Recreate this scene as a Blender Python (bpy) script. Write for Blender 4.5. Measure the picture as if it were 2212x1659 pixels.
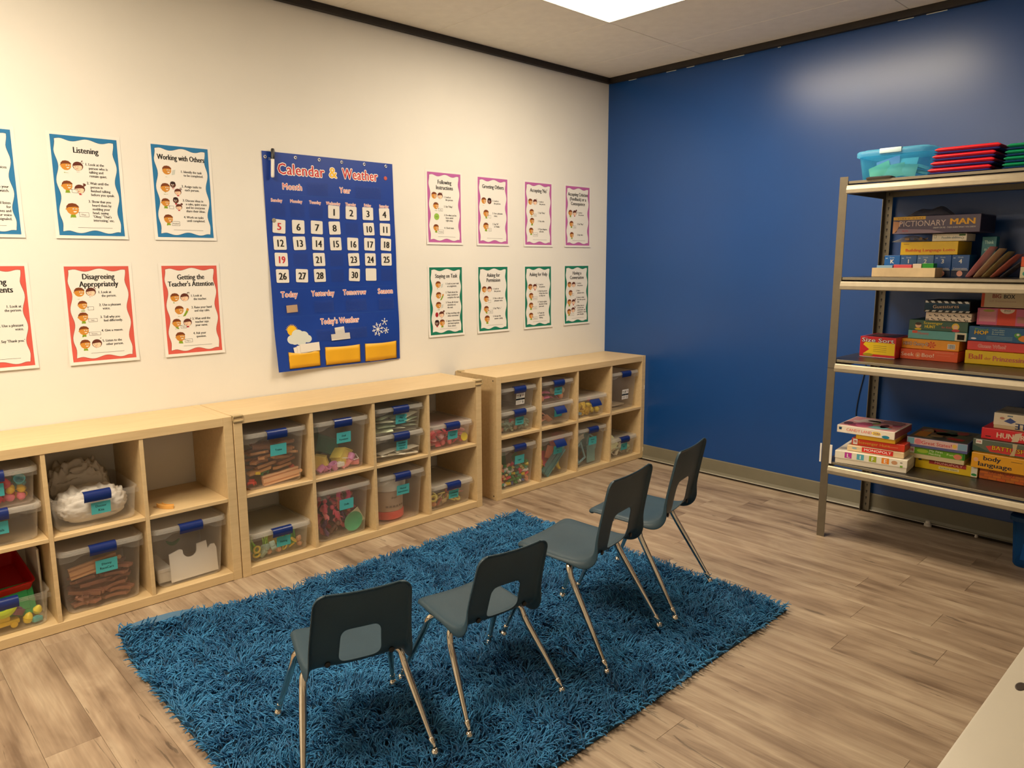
import bpy, bmesh, math, random
import numpy as np
from mathutils import Vector, Matrix, noise

for o in list(bpy.data.objects):
    bpy.data.objects.remove(o, do_unlink=True)
scene = bpy.context.scene
COL = scene.collection

# ------------------------------------------------------------------ camera
CAM = (-4.413, -3.6205, 1.4523)
YAW, PITCH, ROLL, FPX = 0.8124, -0.1641, -0.0037, 1597.58
cd = bpy.data.cameras.new('camera')
cam = bpy.data.objects.new('camera', cd)
COL.objects.link(cam)
cd.sensor_fit = 'HORIZONTAL'
cd.sensor_width = 36.0
cd.lens = FPX / 2212 * 36.0
cd.clip_start = 0.05
_F = Vector((math.cos(YAW) * math.cos(PITCH), math.sin(YAW) * math.cos(PITCH), math.sin(PITCH)))
_R = Vector((math.sin(YAW), -math.cos(YAW), 0))
_U = _R.cross(_F)
_R2 = _R * math.cos(ROLL) + _U * math.sin(ROLL)
_U2 = -_R * math.sin(ROLL) + _U * math.cos(ROLL)
cam.matrix_world = Matrix(((_R2.x, _U2.x, -_F.x, CAM[0]), (_R2.y, _U2.y, -_F.y, CAM[1]),
                           (_R2.z, _U2.z, -_F.z, CAM[2]), (0, 0, 0, 1)))
scene.camera = cam

# ------------------------------------------------------------------ world, exposure
w = bpy.data.worlds.new('room_world')
scene.world = w
w.use_nodes = True
w.node_tree.nodes['Background'].inputs[0].default_value = (0.9, 0.8, 0.65, 1)
w.node_tree.nodes['Background'].inputs[1].default_value = 0.02
vs = scene.view_settings
vs.view_transform = 'Standard'
vs.look = 'None'
vs.exposure = 0.0
vs.gamma = 1.0
vs.use_curve_mapping = False
scene.cycles.transparent_max_bounces = 24
scene.cycles.max_bounces = 5
scene.cycles.diffuse_bounces = 4
scene.cycles.adaptive_threshold = 0.03
scene.cycles.use_light_tree = False
scene.cycles.sample_clamp_indirect = 8.0
LIGHT_TINT = (1.0, 0.835, 0.61)
LIGHT_POWER = (27.0, 42.5)  # emission of the two ceiling panels

# ------------------------------------------------------------------ helpers
PI = math.pi
def R(d): return math.radians(d)
def s2l(c):
    c = c / 255.0
    return c / 12.92 if c <= 0.04045 else ((c + 0.055) / 1.055) ** 2.4
def rgb(r, g, b): return (s2l(r), s2l(g), s2l(b))
def tag(o, label=None, cat=None, group=None, kind=None):
    if label: o['label'] = label
    if cat: o['category'] = cat
    if group: o['group'] = group
    if kind: o['kind'] = kind
    return o
def empty(name, loc=(0, 0, 0), rz=0.0):
    o = bpy.data.objects.new(name, None)
    COL.objects.link(o)
    o.location = loc
    o.rotation_euler = (0, 0, rz)
    o.empty_display_size = 0.05
    return o
def thing(name, label, cat, loc=(0, 0, 0), rz=0.0, group=None):
    return tag(empty(name, loc, rz), label, cat, group)

MATS = {}
def mat(name, col, rough=0.5, metal=0.0, spec=0.5, coat=0.0, vary=0.0, vscale=8.0, bump=0.0, bscale=60.0, stretch=None, emit=None):
    """principled material with procedural noise tint and noise relief"""
    if name in MATS: return MATS[name]
    m = bpy.data.materials.new(name)
    m.use_nodes = True
    nt = m.node_tree; N = nt.nodes; L = nt.links
    b = N['Principled BSDF']
    b.inputs['Base Color'].default_value = (*col, 1)
    b.inputs['Roughness'].default_value = rough
    b.inputs['Metallic'].default_value = metal
    b.inputs['Specular IOR Level'].default_value = spec
    b.inputs['Coat Weight'].default_value = coat
    if emit:
        b.inputs['Emission Color'].default_value = (*emit[0], 1)
        b.inputs['Emission Strength'].default_value = emit[1]
    if vary or bump:
        tc = N.new('ShaderNodeTexCoord'); mp = N.new('ShaderNodeMapping')
        L.new(tc.outputs['Object'], mp.inputs[0])
        if stretch: mp.inputs['Scale'].default_value = stretch
    if vary:
        n = N.new('ShaderNodeTexNoise'); n.inputs['Scale'].default_value = vscale; n.inputs['Detail'].default_value = 4
        L.new(mp.outputs[0], n.inputs['Vector'])
        r = N.new('ShaderNodeValToRGB')
        r.color_ramp.elements[0].position = 0.3; r.color_ramp.elements[1].position = 0.7
        r.color_ramp.elements[0].color = (*[max(0, c * (1 - vary)) for c in col], 1)
        r.color_ramp.elements[1].color = (*[min(1, c * (1 + vary)) for c in col], 1)
        L.new(n.outputs['Fac'], r.inputs[0]); L.new(r.outputs[0], b.inputs['Base Color'])
    if bump:
        n2 = N.new('ShaderNodeTexNoise'); n2.inputs['Scale'].default_value = bscale; n2.inputs['Detail'].default_value = 3
        L.new(mp.outputs[0], n2.inputs['Vector'])
        bp = N.new('ShaderNodeBump'); bp.inputs['Strength'].default_value = bump; bp.inputs['Distance'].default_value = 0.002
        L.new(n2.outputs['Fac'], bp.inputs['Height']); L.new(bp.outputs[0], b.inputs['Normal'])
    MATS[name] = m
    return m
def pm(r, g, b, rough=0.45):
    """ink or paint of a given sRGB colour"""
    return mat('ink_%02x%02x%02x_%d' % (int(r), int(g), int(b), int(rough * 100)), rgb(r, g, b), rough, 0, 0.4)
def clear_plastic(name, tint, body, fac, rough=0.25, edge=0.35):
    if name in MATS: return MATS[name]
    m = bpy.data.materials.new(name); m.use_nodes = True
    nt = m.node_tree; N = nt.nodes; L = nt.links
    b = N['Principled BSDF']; out = N['Material Output']
    b.inputs['Base Color'].default_value = (*body, 1); b.inputs['Roughness'].default_value = rough
    t = N.new('ShaderNodeBsdfTransparent'); t.inputs[0].default_value = (*tint, 1)
    mx = N.new('ShaderNodeMixShader')
    lw = N.new('ShaderNodeLayerWeight'); lw.inputs[0].default_value = 0.35
    mr = N.new('ShaderNodeMapRange'); mr.inputs['To Min'].default_value = fac; mr.inputs['To Max'].default_value = min(1, fac + edge)
    L.new(lw.outputs['Facing'], mr.inputs['Value']); L.new(mr.outputs[0], mx.inputs[0])
    tl = N.new('ShaderNodeBsdfTranslucent'); tl.inputs[0].default_value = (*[min(1, c*1.25) for c in body], 1)
    m2 = N.new('ShaderNodeMixShader'); m2.inputs[0].default_value = 0.55
    L.new(b.outputs[0], m2.inputs[1]); L.new(tl.outputs[0], m2.inputs[2])
    L.new(t.outputs[0], mx.inputs[1]); L.new(m2.outputs[0], mx.inputs[2]); L.new(mx.outputs[0], out.inputs[0])
    MATS[name] = m
    return m

class MB:
    """collects geometry, builds ONE mesh object"""
    def __init__(s): s.v = []; s.f = []; s.m = []; s.mats = []
    def mi(s, m):
        if m is None: return 0
        if m not in s.mats: s.mats.append(m)
        return s.mats.index(m)
    def add(s, vs, fs, m=None):
        o = len(s.v); k = s.mi(m)
        s.v.extend([tuple(p) for p in vs])
        for f in fs: s.f.append(tuple(i + o for i in f)); s.m.append(k)
        return s
    def box(s, x0, x1, y0, y1, z0, z1, m=None, M=None):
        vs = [(x0,y0,z0),(x1,y0,z0),(x1,y1,z0),(x0,y1,z0),(x0,y0,z1),(x1,y0,z1),(x1,y1,z1),(x0,y1,z1)]
        if M is not None: vs = [tuple(M @ Vector(p)) for p in vs]
        return s.add(vs, [(0,3,2,1),(4,5,6,7),(0,1,5,4),(1,2,6,5),(2,3,7,6),(3,0,4,7)], m)
    def rbox(s, x0, x1, y0, y1, z0, z1, r=0.003, seg=2, m=None, M=None):
        bm = bmesh.new()
        bmesh.ops.create_cube(bm, size=1.0)
        for v in bm.verts:
            v.co = Vector(((x0+x1)/2 + v.co.x*(x1-x0), (y0+y1)/2 + v.co.y*(y1-y0), (z0+z1)/2 + v.co.z*(z1-z0)))
        bmesh.ops.bevel(bm, geom=list(bm.edges), offset=r, segments=seg, profile=0.5, affect='EDGES')
        return s.bm(bm, m, M)
    def bm(s, bm, m=None, M=None):
        bm.verts.index_update()
        vs = [(M @ v.co) if M is not None else v.co.copy() for v in bm.verts]
        fs = [tuple(v.index for v in f.verts) for f in bm.faces]
        bm.free()
        return s.add(vs, fs, m)
    def loft(s, loops, cap0=True, cap1=True, m=None, M=None, close=False):
        n = len(loops[0]); vs = [p for l in loops for p in l]; fs = []
        K = len(loops)
        for a in range(K if close else K - 1):
            b = (a + 1) % K
            for i in range(n):
                j = (i + 1) % n
                fs.append((a*n+i, a*n+j, b*n+j, b*n+i))
        if not close:
            if cap0: fs.append(tuple(range(n))[::-1])
            if cap1: fs.append(tuple((K-1)*n + i for i in range(n)))
        if M is not None: vs = [tuple(M @ Vector(p)) for p in vs]
        return s.add(vs, fs, m)
    def tube(s, pts, rad, n=10, m=None):
        pts = [Vector(p) for p in pts]
        if not hasattr(rad, '__len__'): rad = [rad] * len(pts)
        loops = []; up = Vector((0.3, 0.2, 0.9)).normalized(); prev = None
        for i, p in enumerate(pts):
            t = (pts[min(i+1, len(pts)-1)] - pts[max(i-1, 0)]).normalized()
            a = prev - t * prev.dot(t) if prev is not None else t.cross(up)
            if a.length < 1e-6: a = t.orthogonal()
            a.normalize(); prev = a; b = t.cross(a)
            loops.append([p + (a * math.cos(q) + b * math.sin(q)) * rad[i] for q in [2*PI*k/n for k in range(n)]])
        return s.loft(loops, True, True, m)
    def lathe(s, prof, n=20, m=None, M=None):
        loops = [[(r*math.cos(2*PI*k/n), r*math.sin(2*PI*k/n), z) for k in range(n)] for r, z in prof]
        return s.loft(loops, True, True, m, M)
    def prism(s, poly, y0, y1, m=None, M=None):
        """poly in (x,z), extruded along y"""
        return s.loft([[(x, y0, z) for x, z in poly], [(x, y1, z) for x, z in poly]], True, True, m, M)
    def xprism(s, poly, x0, x1, m=None, M=None):
        """poly in (y,z), extruded along x"""
        return s.loft([[(x0, y, z) for y, z in poly], [(x1, y, z) for y, z in poly]], True, True, m, M)
    def mesh(s, name, mats=None, smooth=False, fix=True):
        me = bpy.data.meshes.new(name)
        me.from_pydata([tuple(p) for p in s.v], [], s.f)
        ml = s.mats if s.mats else (mats if isinstance(mats, (list, tuple)) else [mats])
        for m in ml: me.materials.append(m)
        if len(ml) > 1: me.polygons.foreach_set('material_index', s.m)
        if fix:
            bm = bmesh.new(); bm.from_mesh(me)
            bmesh.ops.recalc_face_normals(bm, faces=bm.faces)
            bm.to_mesh(me); bm.free()
        if smooth is True: me.polygons.foreach_set('use_smooth', [True] * len(me.polygons))
        elif smooth: smooth_angle(me, smooth)
        me.update()
        return me
    def build(s, name, m=None, parent=None, smooth=False, loc=None, rz=None, fix=True):
        o = bpy.data.objects.new(name, s.mesh(name, m, smooth, fix))
        COL.objects.link(o)
        if parent: o.parent = parent
        if loc is not None: o.location = loc
        if rz is not None: o.rotation_euler = (0, 0, rz)
        return o
def smooth_angle(me, deg):
    me.polygons.foreach_set('use_smooth', [True] * len(me.polygons))
    bm = bmesh.new(); bm.from_mesh(me)
    lim = R(deg)
    for e in bm.edges:
        if len(e.link_faces) == 2 and e.calc_face_angle(0) > lim: e.smooth = False
    bm.to_mesh(me); bm.free()
def struct(o): o['kind'] = 'structure'; return o
def inst(me, name, loc, rot=(0, 0, 0), scale=(1, 1, 1), parent=None):
    o = bpy.data.objects.new(name, me); COL.objects.link(o)
    o.location = loc; o.rotation_euler = rot; o.scale = scale
    if parent: o.parent = parent
    return o
def crom(pts, k=6):
    """Catmull-Rom through points"""
    P = [Vector(p) for p in pts]; P = [P[0]*2-P[1]] + P + [P[-1]*2-P[-2]]; out = []
    for i in range(1, len(P)-2):
        for j in range(k):
            t = j / k
            a, b, c, d = P[i-1], P[i], P[i+1], P[i+2]
            out.append(0.5*((2*b) + (c-a)*t + (2*a-5*b+4*c-d)*t*t + (3*b-a-3*c+d)*t**3))
    out.append(P[-2])
    return out
def rrect(w, d, r, z, n=4, cx=0.0, cy=0.0):
    out = []
    r = min(r, w/2-1e-4, d/2-1e-4)
    for q, (sx, sy) in enumerate(((1, 1), (-1, 1), (-1, -1), (1, -1))):
        for k in range(n+1):
            a = PI/2*q + PI/2*k/n
            out.append((cx + sx*(w/2-r) + r*math.cos(a), cy + sy*(d/2-r) + r*math.sin(a), z))
    return out

# ---- lettering: glyph outlines of the built-in font, cached as flat polygons
GLY = {}; ADV = {}
def build_glyphs():
    chars = [chr(c) for c in range(33, 127)]
    obs = []
    def t(body, off):
        c = bpy.data.curves.new('glyph', 'FONT'); c.body = body; c.resolution_u = 2; c.offset = off; c.fill_mode = 'FRONT'
        o = bpy.data.objects.new('glyph', c); COL.objects.link(o); obs.append(o); return o
    jobs = [(ch, wt, t(ch, off)) for ch in chars for wt, off in (('r', 0.0),)]
    meas = [(ch, t('|' + ch + '|', 0.0)) for ch in chars]; base = t('||', 0.0); sp = t('| |', 0.0)
    dg = bpy.context.evaluated_depsgraph_get()
    def ext(o):
        me = o.evaluated_get(dg).to_mesh(); xs = [v.co.x for v in me.vertices]; return max(xs) - min(xs)
    b0 = ext(base)
    for ch, o in meas: ADV[ch] = ext(o) - b0
    ADV[' '] = ext(sp) - b0
    if ADV[' '] < 0.05: ADV[' '] = 0.28
    for ch, wt, o in jobs:
        me = o.evaluated_get(dg).to_mesh()
        GLY[(ch, wt)] = ([(v.co.x, v.co.y) for v in me.vertices], [tuple(p.vertices) for p in me.polygons])
    for o in obs:
        c = o.data; bpy.data.objects.remove(o); bpy.data.curves.remove(c)
build_glyphs()
CAP = 0.73
STRIKE = {'r': [(0, 0)], 'b': [(-.018, 0), (.018, 0)], 'm': [(-.045, 0), (0, .012), (.045, 0)],
          'o': [(.085*math.cos(q*PI/4), .085*math.sin(q*PI/4)) for q in range(8)], 'k': [(-.07, .02), (-.025, -.02), (.025, .02), (.07, -.02)]}
def twidth(s, h, cond=1.0, track=0.0):
    k = h / CAP
    return sum((ADV[c] + track) * k * cond for c in s)

class Print:
    """flat print in (u,v); layers are tenths of a millimetre apart"""
    def __init__(s): s.items = []
    def poly(s, pts, m, layer=1): s.items.append((list(pts), [tuple(range(len(pts)))], m, layer)); return s
    def rect(s, x0, x1, y0, y1, m, layer=1, nx=1, ny=1):
        if nx == 1 and ny == 1: return s.poly([(x0,y0),(x1,y0),(x1,y1),(x0,y1)], m, layer)
        P = [(x0+(x1-x0)*i/nx, y0+(y1-y0)*j/ny) for j in range(ny+1) for i in range(nx+1)]
        Fc = [(j*(nx+1)+i, j*(nx+1)+i+1, (j+1)*(nx+1)+i+1, (j+1)*(nx+1)+i) for j in range(ny) for i in range(nx)]
        s.items.append((P, Fc, m, layer)); return s
    def ell(s, cx, cy, rx, ry, m, layer=1, n=18, a0=0, a1=2*PI):
        full = abs(a1 - a0 - 2*PI) < 1e-6
        return s.poly([(cx+rx*math.cos(a0+(a1-a0)*k/(n if full else n-1)), cy+ry*math.sin(a0+(a1-a0)*k/(n if full else n-1))) for k in range(n)], m, layer)
    def line(s, pts, w, m, layer=1, closed=False):
        P = [Vector(p) for p in pts]; n = len(P)
        for i in range(n if closed else n-1):
            a, b = P[i], P[(i+1) % n]; d = (b-a)
            if d.length < 1e-7: continue
            d.normalize(); q = Vector((-d.y, d.x))*w/2; e = d*w*0.3
            s.poly([a-q-e, b-q+e, b+q+e, a+q-e], m, layer + .05*(i % 5))
        return s
    def frame(s, x0, x1, y0, y1, w, m, layer=1): return s.line([(x0,y0),(x1,y0),(x1,y1),(x0,y1)], w, m, layer, True)
    def text(s, st, x, y, h, m, layer=2, align='c', cond=1.0, wt='b', rot=0.0, slant=0.0, track=0.0, fit=None):
        if fit:
            tw = twidth(st, h, cond, track)
            if tw > 0: cond = cond*fit/tw
        k = h/CAP; W = twidth(st, h, cond, track)
        x0 = {'c': -W/2, 'l': 0, 'r': -W}[align]; ca, sa = math.cos(rot), math.sin(rot)
        for c in st:
            if c != ' ' and (c, 'r') in GLY:
                V, Fc = GLY[(c, 'r')]
                # heavier weights are struck several times, slightly offset
                for si, (dx, dy) in enumerate(STRIKE[wt]):
                    P = []
                    for a, b in V:
                        px = x0 + (a + slant*b)*k*cond + dx*h; py = b*k + dy*h
                        P.append((x + px*ca - py*sa, y + px*sa + py*ca))
                    s.items.append((P, Fc, m, layer + .07*si))
            x0 += (ADV.get(c, 0.5) + track)*k*cond
        return s
    def build(s, name, parent, fn, filt=None):
        b = MB()
        for P, Fc, m, layer in s.items:
            b.add([fn(u, v, layer*0.00025) for u, v in P], Fc, m)
        return b.build(name, None, parent, fix=False)
def front(y=0.0):
    """print on a face that looks along local -y"""
    return lambda u, v, o: (u, y - o, v)
def topf(z):
    return lambda u, v, o: (u, v, z + o)
BLACK = pm(25, 22, 20); DKGREY = pm(70, 66, 60); WHITE = pm(240, 238, 232); RED = pm(200, 30, 40); PAPER = mat('paper_white', (0.82, 0.80, 0.76), 0.5)
# ------------------------------------------------------------------ room shell
RX0, RY0, HZ = -6.2, -5.2, 2.757
wall_white = mat('cream_wall_paint', (0.80, 0.78, 0.73), 0.55, spec=0.35, vary=0.02, vscale=3, bump=0.08, bscale=180)
wall_blue = mat('blue_wall_paint', (0.005, 0.060, 0.255), 0.295, spec=0.55, vary=0.04, vscale=2.0, bump=0.06, bscale=160)
struct(MB().box(RX0, 0.12, 0, 0.12, -0.05, 2.95).build('wall_back', wall_white))
struct(MB().box(0, 0.12, RY0, 0, -0.05, 2.95).build('wall_right', wall_blue))
struct(MB().box(RX0-0.12, RX0, RY0, 0, -0.05, 2.95).build('wall_left', wall_white))
struct(MB().box(RX0-0.12, 0.12, RY0-0.12, RY0, -0.05, 2.95).build('wall_front', wall_white))

# floor: slab and planks, each plank a piece of its own
def plank_material():
    m = bpy.data.materials.new('wood_plank'); m.use_nodes = True
    nt = m.node_tree; N = nt.nodes; L = nt.links; b = N['Principled BSDF']
    tc = N.new('ShaderNodeTexCoord'); oi = N.new('ShaderNodeObjectInfo')
    ofs = N.new('ShaderNodeVectorMath'); ofs.operation = 'MULTIPLY_ADD'
    cmb = N.new('ShaderNodeCombineXYZ')
    for i in range(3): L.new(oi.outputs['Random'], cmb.inputs[i])
    L.new(cmb.outputs[0], ofs.inputs[0]); ofs.inputs[1].default_value = (37, 23, 11); L.new(tc.outputs['Object'], ofs.inputs[2])
    def nz(scale, sc, det, dist=0.0):
        mp = N.new('ShaderNodeMapping'); mp.inputs['Scale'].default_value = sc; L.new(ofs.outputs[0], mp.inputs[0])
        n = N.new('ShaderNodeTexNoise'); n.inputs['Scale'].default_value = scale; n.inputs['Detail'].default_value = det; n.inputs['Distortion'].default_value = dist
        n.inputs['Roughness'].default_value = 0.6
        L.new(mp.outputs[0], n.inputs['Vector']); return n
    broad = nz(1.0, (17, 1.3, 1), 3, 0.35); fine = nz(1.0, (120, 4, 1), 4, 0.3); cloud = nz(1.0, (6, 2.2, 1), 3, 1.2); crack = nz(1.0, (26, 2.2, 1), 5, 1.4)
    ramp = N.new('ShaderNodeValToRGB'); e = ramp.color_ramp.elements
    e[0].position = 0.33; e[0].color = (0.190, 0.128, 0.085, 1)
    e[1].position = 0.68; e[1].color = (0.52, 0.415, 0.300, 1)
    mid = ramp.color_ramp.elements.new(0.50); mid.color = (0.355, 0.262, 0.182, 1)
    mx = N.new('ShaderNodeMath'); mx.operation = 'MULTIPLY_ADD'; mx.inputs[1].default_value = 0.45
    L.new(cloud.outputs['Fac'], mx.inputs[0])
    m2 = N.new('ShaderNodeMath'); m2.operation = 'MULTIPLY'; m2.inputs[1].default_value = 0.55; L.new(broad.outputs['Fac'], m2.inputs[0]); L.new(m2.outputs[0], mx.inputs[2])
    m3 = N.new('ShaderNodeMath'); m3.operation = 'MULTIPLY_ADD'; m3.inputs[1].default_value = 0.10; L.new(oi.outputs['Random'], m3.inputs[0]); 
    m4 = N.new('ShaderNodeMath'); m4.operation = 'SUBTRACT'; m4.inputs[1].default_value = 0.05; L.new(mx.outputs[0], m4.inputs[0]); L.new(m4.outputs[0], m3.inputs[2])
    L.new(m3.outputs[0], ramp.inputs[0])
    fr = N.new('ShaderNodeMapRange'); fr.inputs['From Min'].default_value = 0.3; fr.inputs['From Max'].default_value = 0.7; fr.inputs['To Min'].default_value = 0.86; fr.inputs['To Max'].default_value = 1.08
    L.new(fine.outputs['Fac'], fr.inputs['Value'])
    cr = N.new('ShaderNodeMapRange'); cr.inputs['From Min'].default_value = 0.315; cr.inputs['From Max'].default_value = 0.345; cr.inputs['To Min'].default_value = 0.55; cr.inputs['To Max'].default_value = 1.0
    L.new(crack.outputs['Fac'], cr.inputs['Value'])
    mm = N.new('ShaderNodeMath'); mm.operation = 'MULTIPLY'; L.new(fr.outputs[0], mm.inputs[0]); L.new(cr.outputs[0], mm.inputs[1])
    mul = N.new('ShaderNodeVectorMath'); mul.operation = 'SCALE'; L.new(ramp.outputs[0], mul.inputs[0]); L.new(mm.outputs[0], mul.inputs['Scale'])
    L.new(mul.outputs[0], b.inputs['Base Color'])
    b.inputs['Roughness'].default_value = 0.42; b.inputs['Specular IOR Level'].default_value = 0.35
    bp = N.new('ShaderNodeBump'); bp.inputs['Strength'].default_value = 0.12; bp.inputs['Distance'].default_value = 0.001
    L.new(fine.outputs['Fac'], bp.inputs['Height']); L.new(bp.outputs[0], b.inputs['Normal'])
    return m
plank_mat = plank_material()
floor = struct(MB().box(RX0-0.12, 0.12, RY0-0.12, 0.12, -0.12, -0.008).build('floor', mat('floor_underlay', (0.10, 0.07, 0.045), 0.8)))
PW, PL = 0.1538, 1.22
rnd = random.Random(5)
def plank_mesh(wd, ln):
    b = MB(); c = 0.0006; g = 0.00035
    x0, x1, y0, y1 = -wd/2+g, wd/2-g, -ln/2+g, ln/2-g
    b.loft([[(x0,y0,-0.008),(x1,y0,-0.008),(x1,y1,-0.008),(x0,y1,-0.008)], [(x0,y0,-c),(x1,y0,-c),(x1,y1,-c),(x0,y1,-c)],
            [(x0+c,y0+c,0),(x1-c,y0+c,0),(x1-c,y1-c,0),(x0+c,y1-c,0)]])
    return b.mesh('plank', plank_mat)
PM = {}
x = -1.136 + 7*PW
ci = 0
joint = {15: -2.763, 16: -2.2, 25: -1.217, 26: -0.634}
while x > RX0:
    xa, xb = max(RX0, x-PW), min(0.0, x)
    x -= PW
    if xb - xa < 0.01: continue
    k = round((-1.136 - xb)/PW)
    off = rnd.random()*PL
    if k == 0: off = -2.763
    if k == 18: off = -1.217
    if k == 19: off = -0.634
    y = off
    while y < 0: y += PL
    while y > RY0:
        ya, yb = max(RY0, y-PL), min(0.0, y)
        y -= PL
        if yb - ya < 0.01: continue
        key = (round(xb-xa, 4), round(yb-ya, 4))
        if key not in PM: PM[key] = plank_mesh(*key)
        inst(PM[key], 'plank', ((xa+xb)/2, (ya+yb)/2, 0), parent=floor)

# ceiling: deck, tiles, black perimeter trim
tile_mat = mat('ceiling_tile', (0.92, 0.89, 0.80), 0.8, spec=0.2, vary=0.03, vscale=14, bump=0.35, bscale=260)
ceiling = struct(MB().box(RX0-0.12, 0.12, RY0-0.12, 0.12, HZ+0.016, HZ+0.12).build('ceiling', mat('ceiling_deck', (0.30, 0.27, 0.22), 0.9)))
LAMPS = [(-1.62, -1.01, -2.04, -0.82), (-4.67, -4.06, -2.04, -0.82)]
xs = [0.0, -0.40] + [-1.01-0.61*k for k in range(9)]; xs = [q for q in xs if q > RX0] + [RX0]
ys = [0.0, -0.82, -2.04, -3.26, -4.48, RY0]
TM = {}
for i in range(len(xs)-1):
    for j in range(len(ys)-1):
        x1, x0, y1, y0 = xs[i], xs[i+1], ys[j], ys[j+1]
        if any(abs(x1-l[1]) < 0.02 and abs(y1-l[3]) < 0.02 for l in LAMPS): continue
        key = (round(x1-x0, 3), round(y1-y0, 3))
        if key not in TM:
            g = 0.0016; a, b_ = key[0]/2-g, key[1]/2-g
            TM[key] = MB().loft([[(-a+.002,-b_+.002,0),(a-.002,-b_+.002,0),(a-.002,b_-.002,0),(-a+.002,b_-.002,0)],
                                 [(-a,-b_,0.002),(a,-b_,0.002),(a,b_,0.002),(-a,b_,0.002)], [(-a,-b_,0.014),(a,-b_,0.014),(a,b_,0.014),(-a,b_,0.014)]]).mesh('ceiling_tile', tile_mat)
        inst(TM[key], 'ceiling_tile', ((x0+x1)/2, (y0+y1)/2, HZ), parent=ceiling)
trim_mat = mat('black_trim', (0.018, 0.013, 0.010), 0.6, vary=0.2, vscale=20)
t1 = struct(MB().box(RX0, 0, -0.028, -0.001, 2.720, HZ-0.0005).build('trim_1', trim_mat))
t2 = struct(MB().box(-0.028, -0.001, RY0, -0.03, 2.718, HZ-0.0005).build('trim_2', trim_mat))
for ya, yb in ((-0.18, -0.25), (-0.50, -0.58), (-0.66, -0.72), (-0.93, -1.08), (-1.30, -1.32), (-1.98, -2.06), (-2.12, -2.22)):
    MB().rbox(-0.004, -0.001, yb, ya, 2.7145, 2.718, 0.001, 1).build('paint_chip', WHITE, t2)

# ceiling lamps: recessed panels that light the room
def ceiling_lamp(x0, x1, y0, y1, power, label):
    t = thing('ceiling_light', label, 'ceiling light', ((x0+x1)/2, (y0+y1)/2, HZ), 0, 'recessed ceiling panels')
    a, b_ = (x1-x0)/2-0.002, (y1-y0)/2-0.002; f = 0.016
    fr = mat('lamp_frame', (0.80, 0.77, 0.66), 0.35)
    for nm, q in (('frame_rail', (-a, a, -b_, -b_+f)), ('frame_rail', (-a, a, b_-f, b_)), ('frame_rail', (-a, -a+f, -b_+f, b_-f)), ('frame_rail', (a-f, a, -b_+f, b_-f))):
        MB().rbox(q[0], q[1], q[2], q[3], -0.006, 0.012, 0.002, 1).build(nm, fr, t)
    d = mat('lamp_diffuser_%d' % power, (0.9, 0.9, 0.85), 0.4, emit=(LIGHT_TINT, power))
    MB().rbox(-a+f, a-f, -b_+f, b_-f, 0.0, 0.010, 0.002, 1).build('diffuser', d, t)
    return t
ceiling_lamp(*LAMPS[0], LIGHT_POWER[0], 'glowing white ceiling panel nearest the blue wall, at the top edge')
ceiling_lamp(*LAMPS[1], LIGHT_POWER[1], 'glowing white ceiling panel above the left end of the rug')

# baseboards
bb = mat('taupe_vinyl_base', (0.19, 0.175, 0.125), 0.45, vary=0.05)
prof = [(0, 0), (-0.020, 0), (-0.012, 0.008), (-0.006, 0.022), (-0.005, 0.096), (-0.003, 0.102), (0, 0.102)]
b = MB(); b.loft([[(-0.0005+px, yy, pz) for px, pz in prof] for yy in (RY0, -0.001)])
br = struct(b.build('baseboard_right', bb))
MB().rbox(-0.0235, -0.0205, -2.6, -0.4, 0.0003, 0.0045, 0.001, 1).build('caulk_line', mat('caulk', (0.6, 0.56, 0.47), 0.6), br)
b = MB(); b.loft([[(xx, -0.0005+px, pz) for px, pz in prof] for xx in (RX0, -4.60)])
struct(b.build('baseboard_back', bb))
# ------------------------------------------------------------------ cube shelving along the white wall
def birch_material():
    m = bpy.data.materials.new('birch_veneer'); m.use_nodes = True
    nt = m.node_tree; N = nt.nodes; L = nt.links; b = N['Principled BSDF']
    tc = N.new('ShaderNodeTexCoord'); mp = N.new('ShaderNodeMapping'); mp.inputs['Scale'].default_value = (5, 60, 60)
    L.new(tc.outputs['Object'], mp.inputs[0])
    n = N.new('ShaderNodeTexNoise'); n.inputs['Scale'].default_value = 1.0; n.inputs['Detail'].default_value = 5; n.inputs['Distortion'].default_value = 0.6
    L.new(mp.outputs[0], n.inputs['Vector'])
    r = N.new('ShaderNodeValToRGB'); e = r.color_ramp.elements
    e[0].position = 0.3; e[0].color = (0.62, 0.455, 0.245, 1); e[1].position = 0.7; e[1].color = (0.70, 0.525, 0.295, 1)
    L.new(n.outputs['Fac'], r.inputs[0]); L.new(r.outputs[0], b.inputs['Base Color'])
    b.inputs['Roughness'].default_value = 0.38; b.inputs['Specular IOR Level'].default_value = 0.4
    return m
birch = birch_material()
SL, SH, SD = 1.4806, 0.77, 0.388
TF, TD = 0.040, 0.0165
CW = (SL - 2*TF - 3*TD)/4
CH = (SH - 2*TF - TD)/2
SHX = {3: -1.4806, 2: -3.084, 1: -4.5682}      # left ends
SHY = {3: -0.001, 2: -0.005, 1: -0.001}          # back plane
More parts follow.
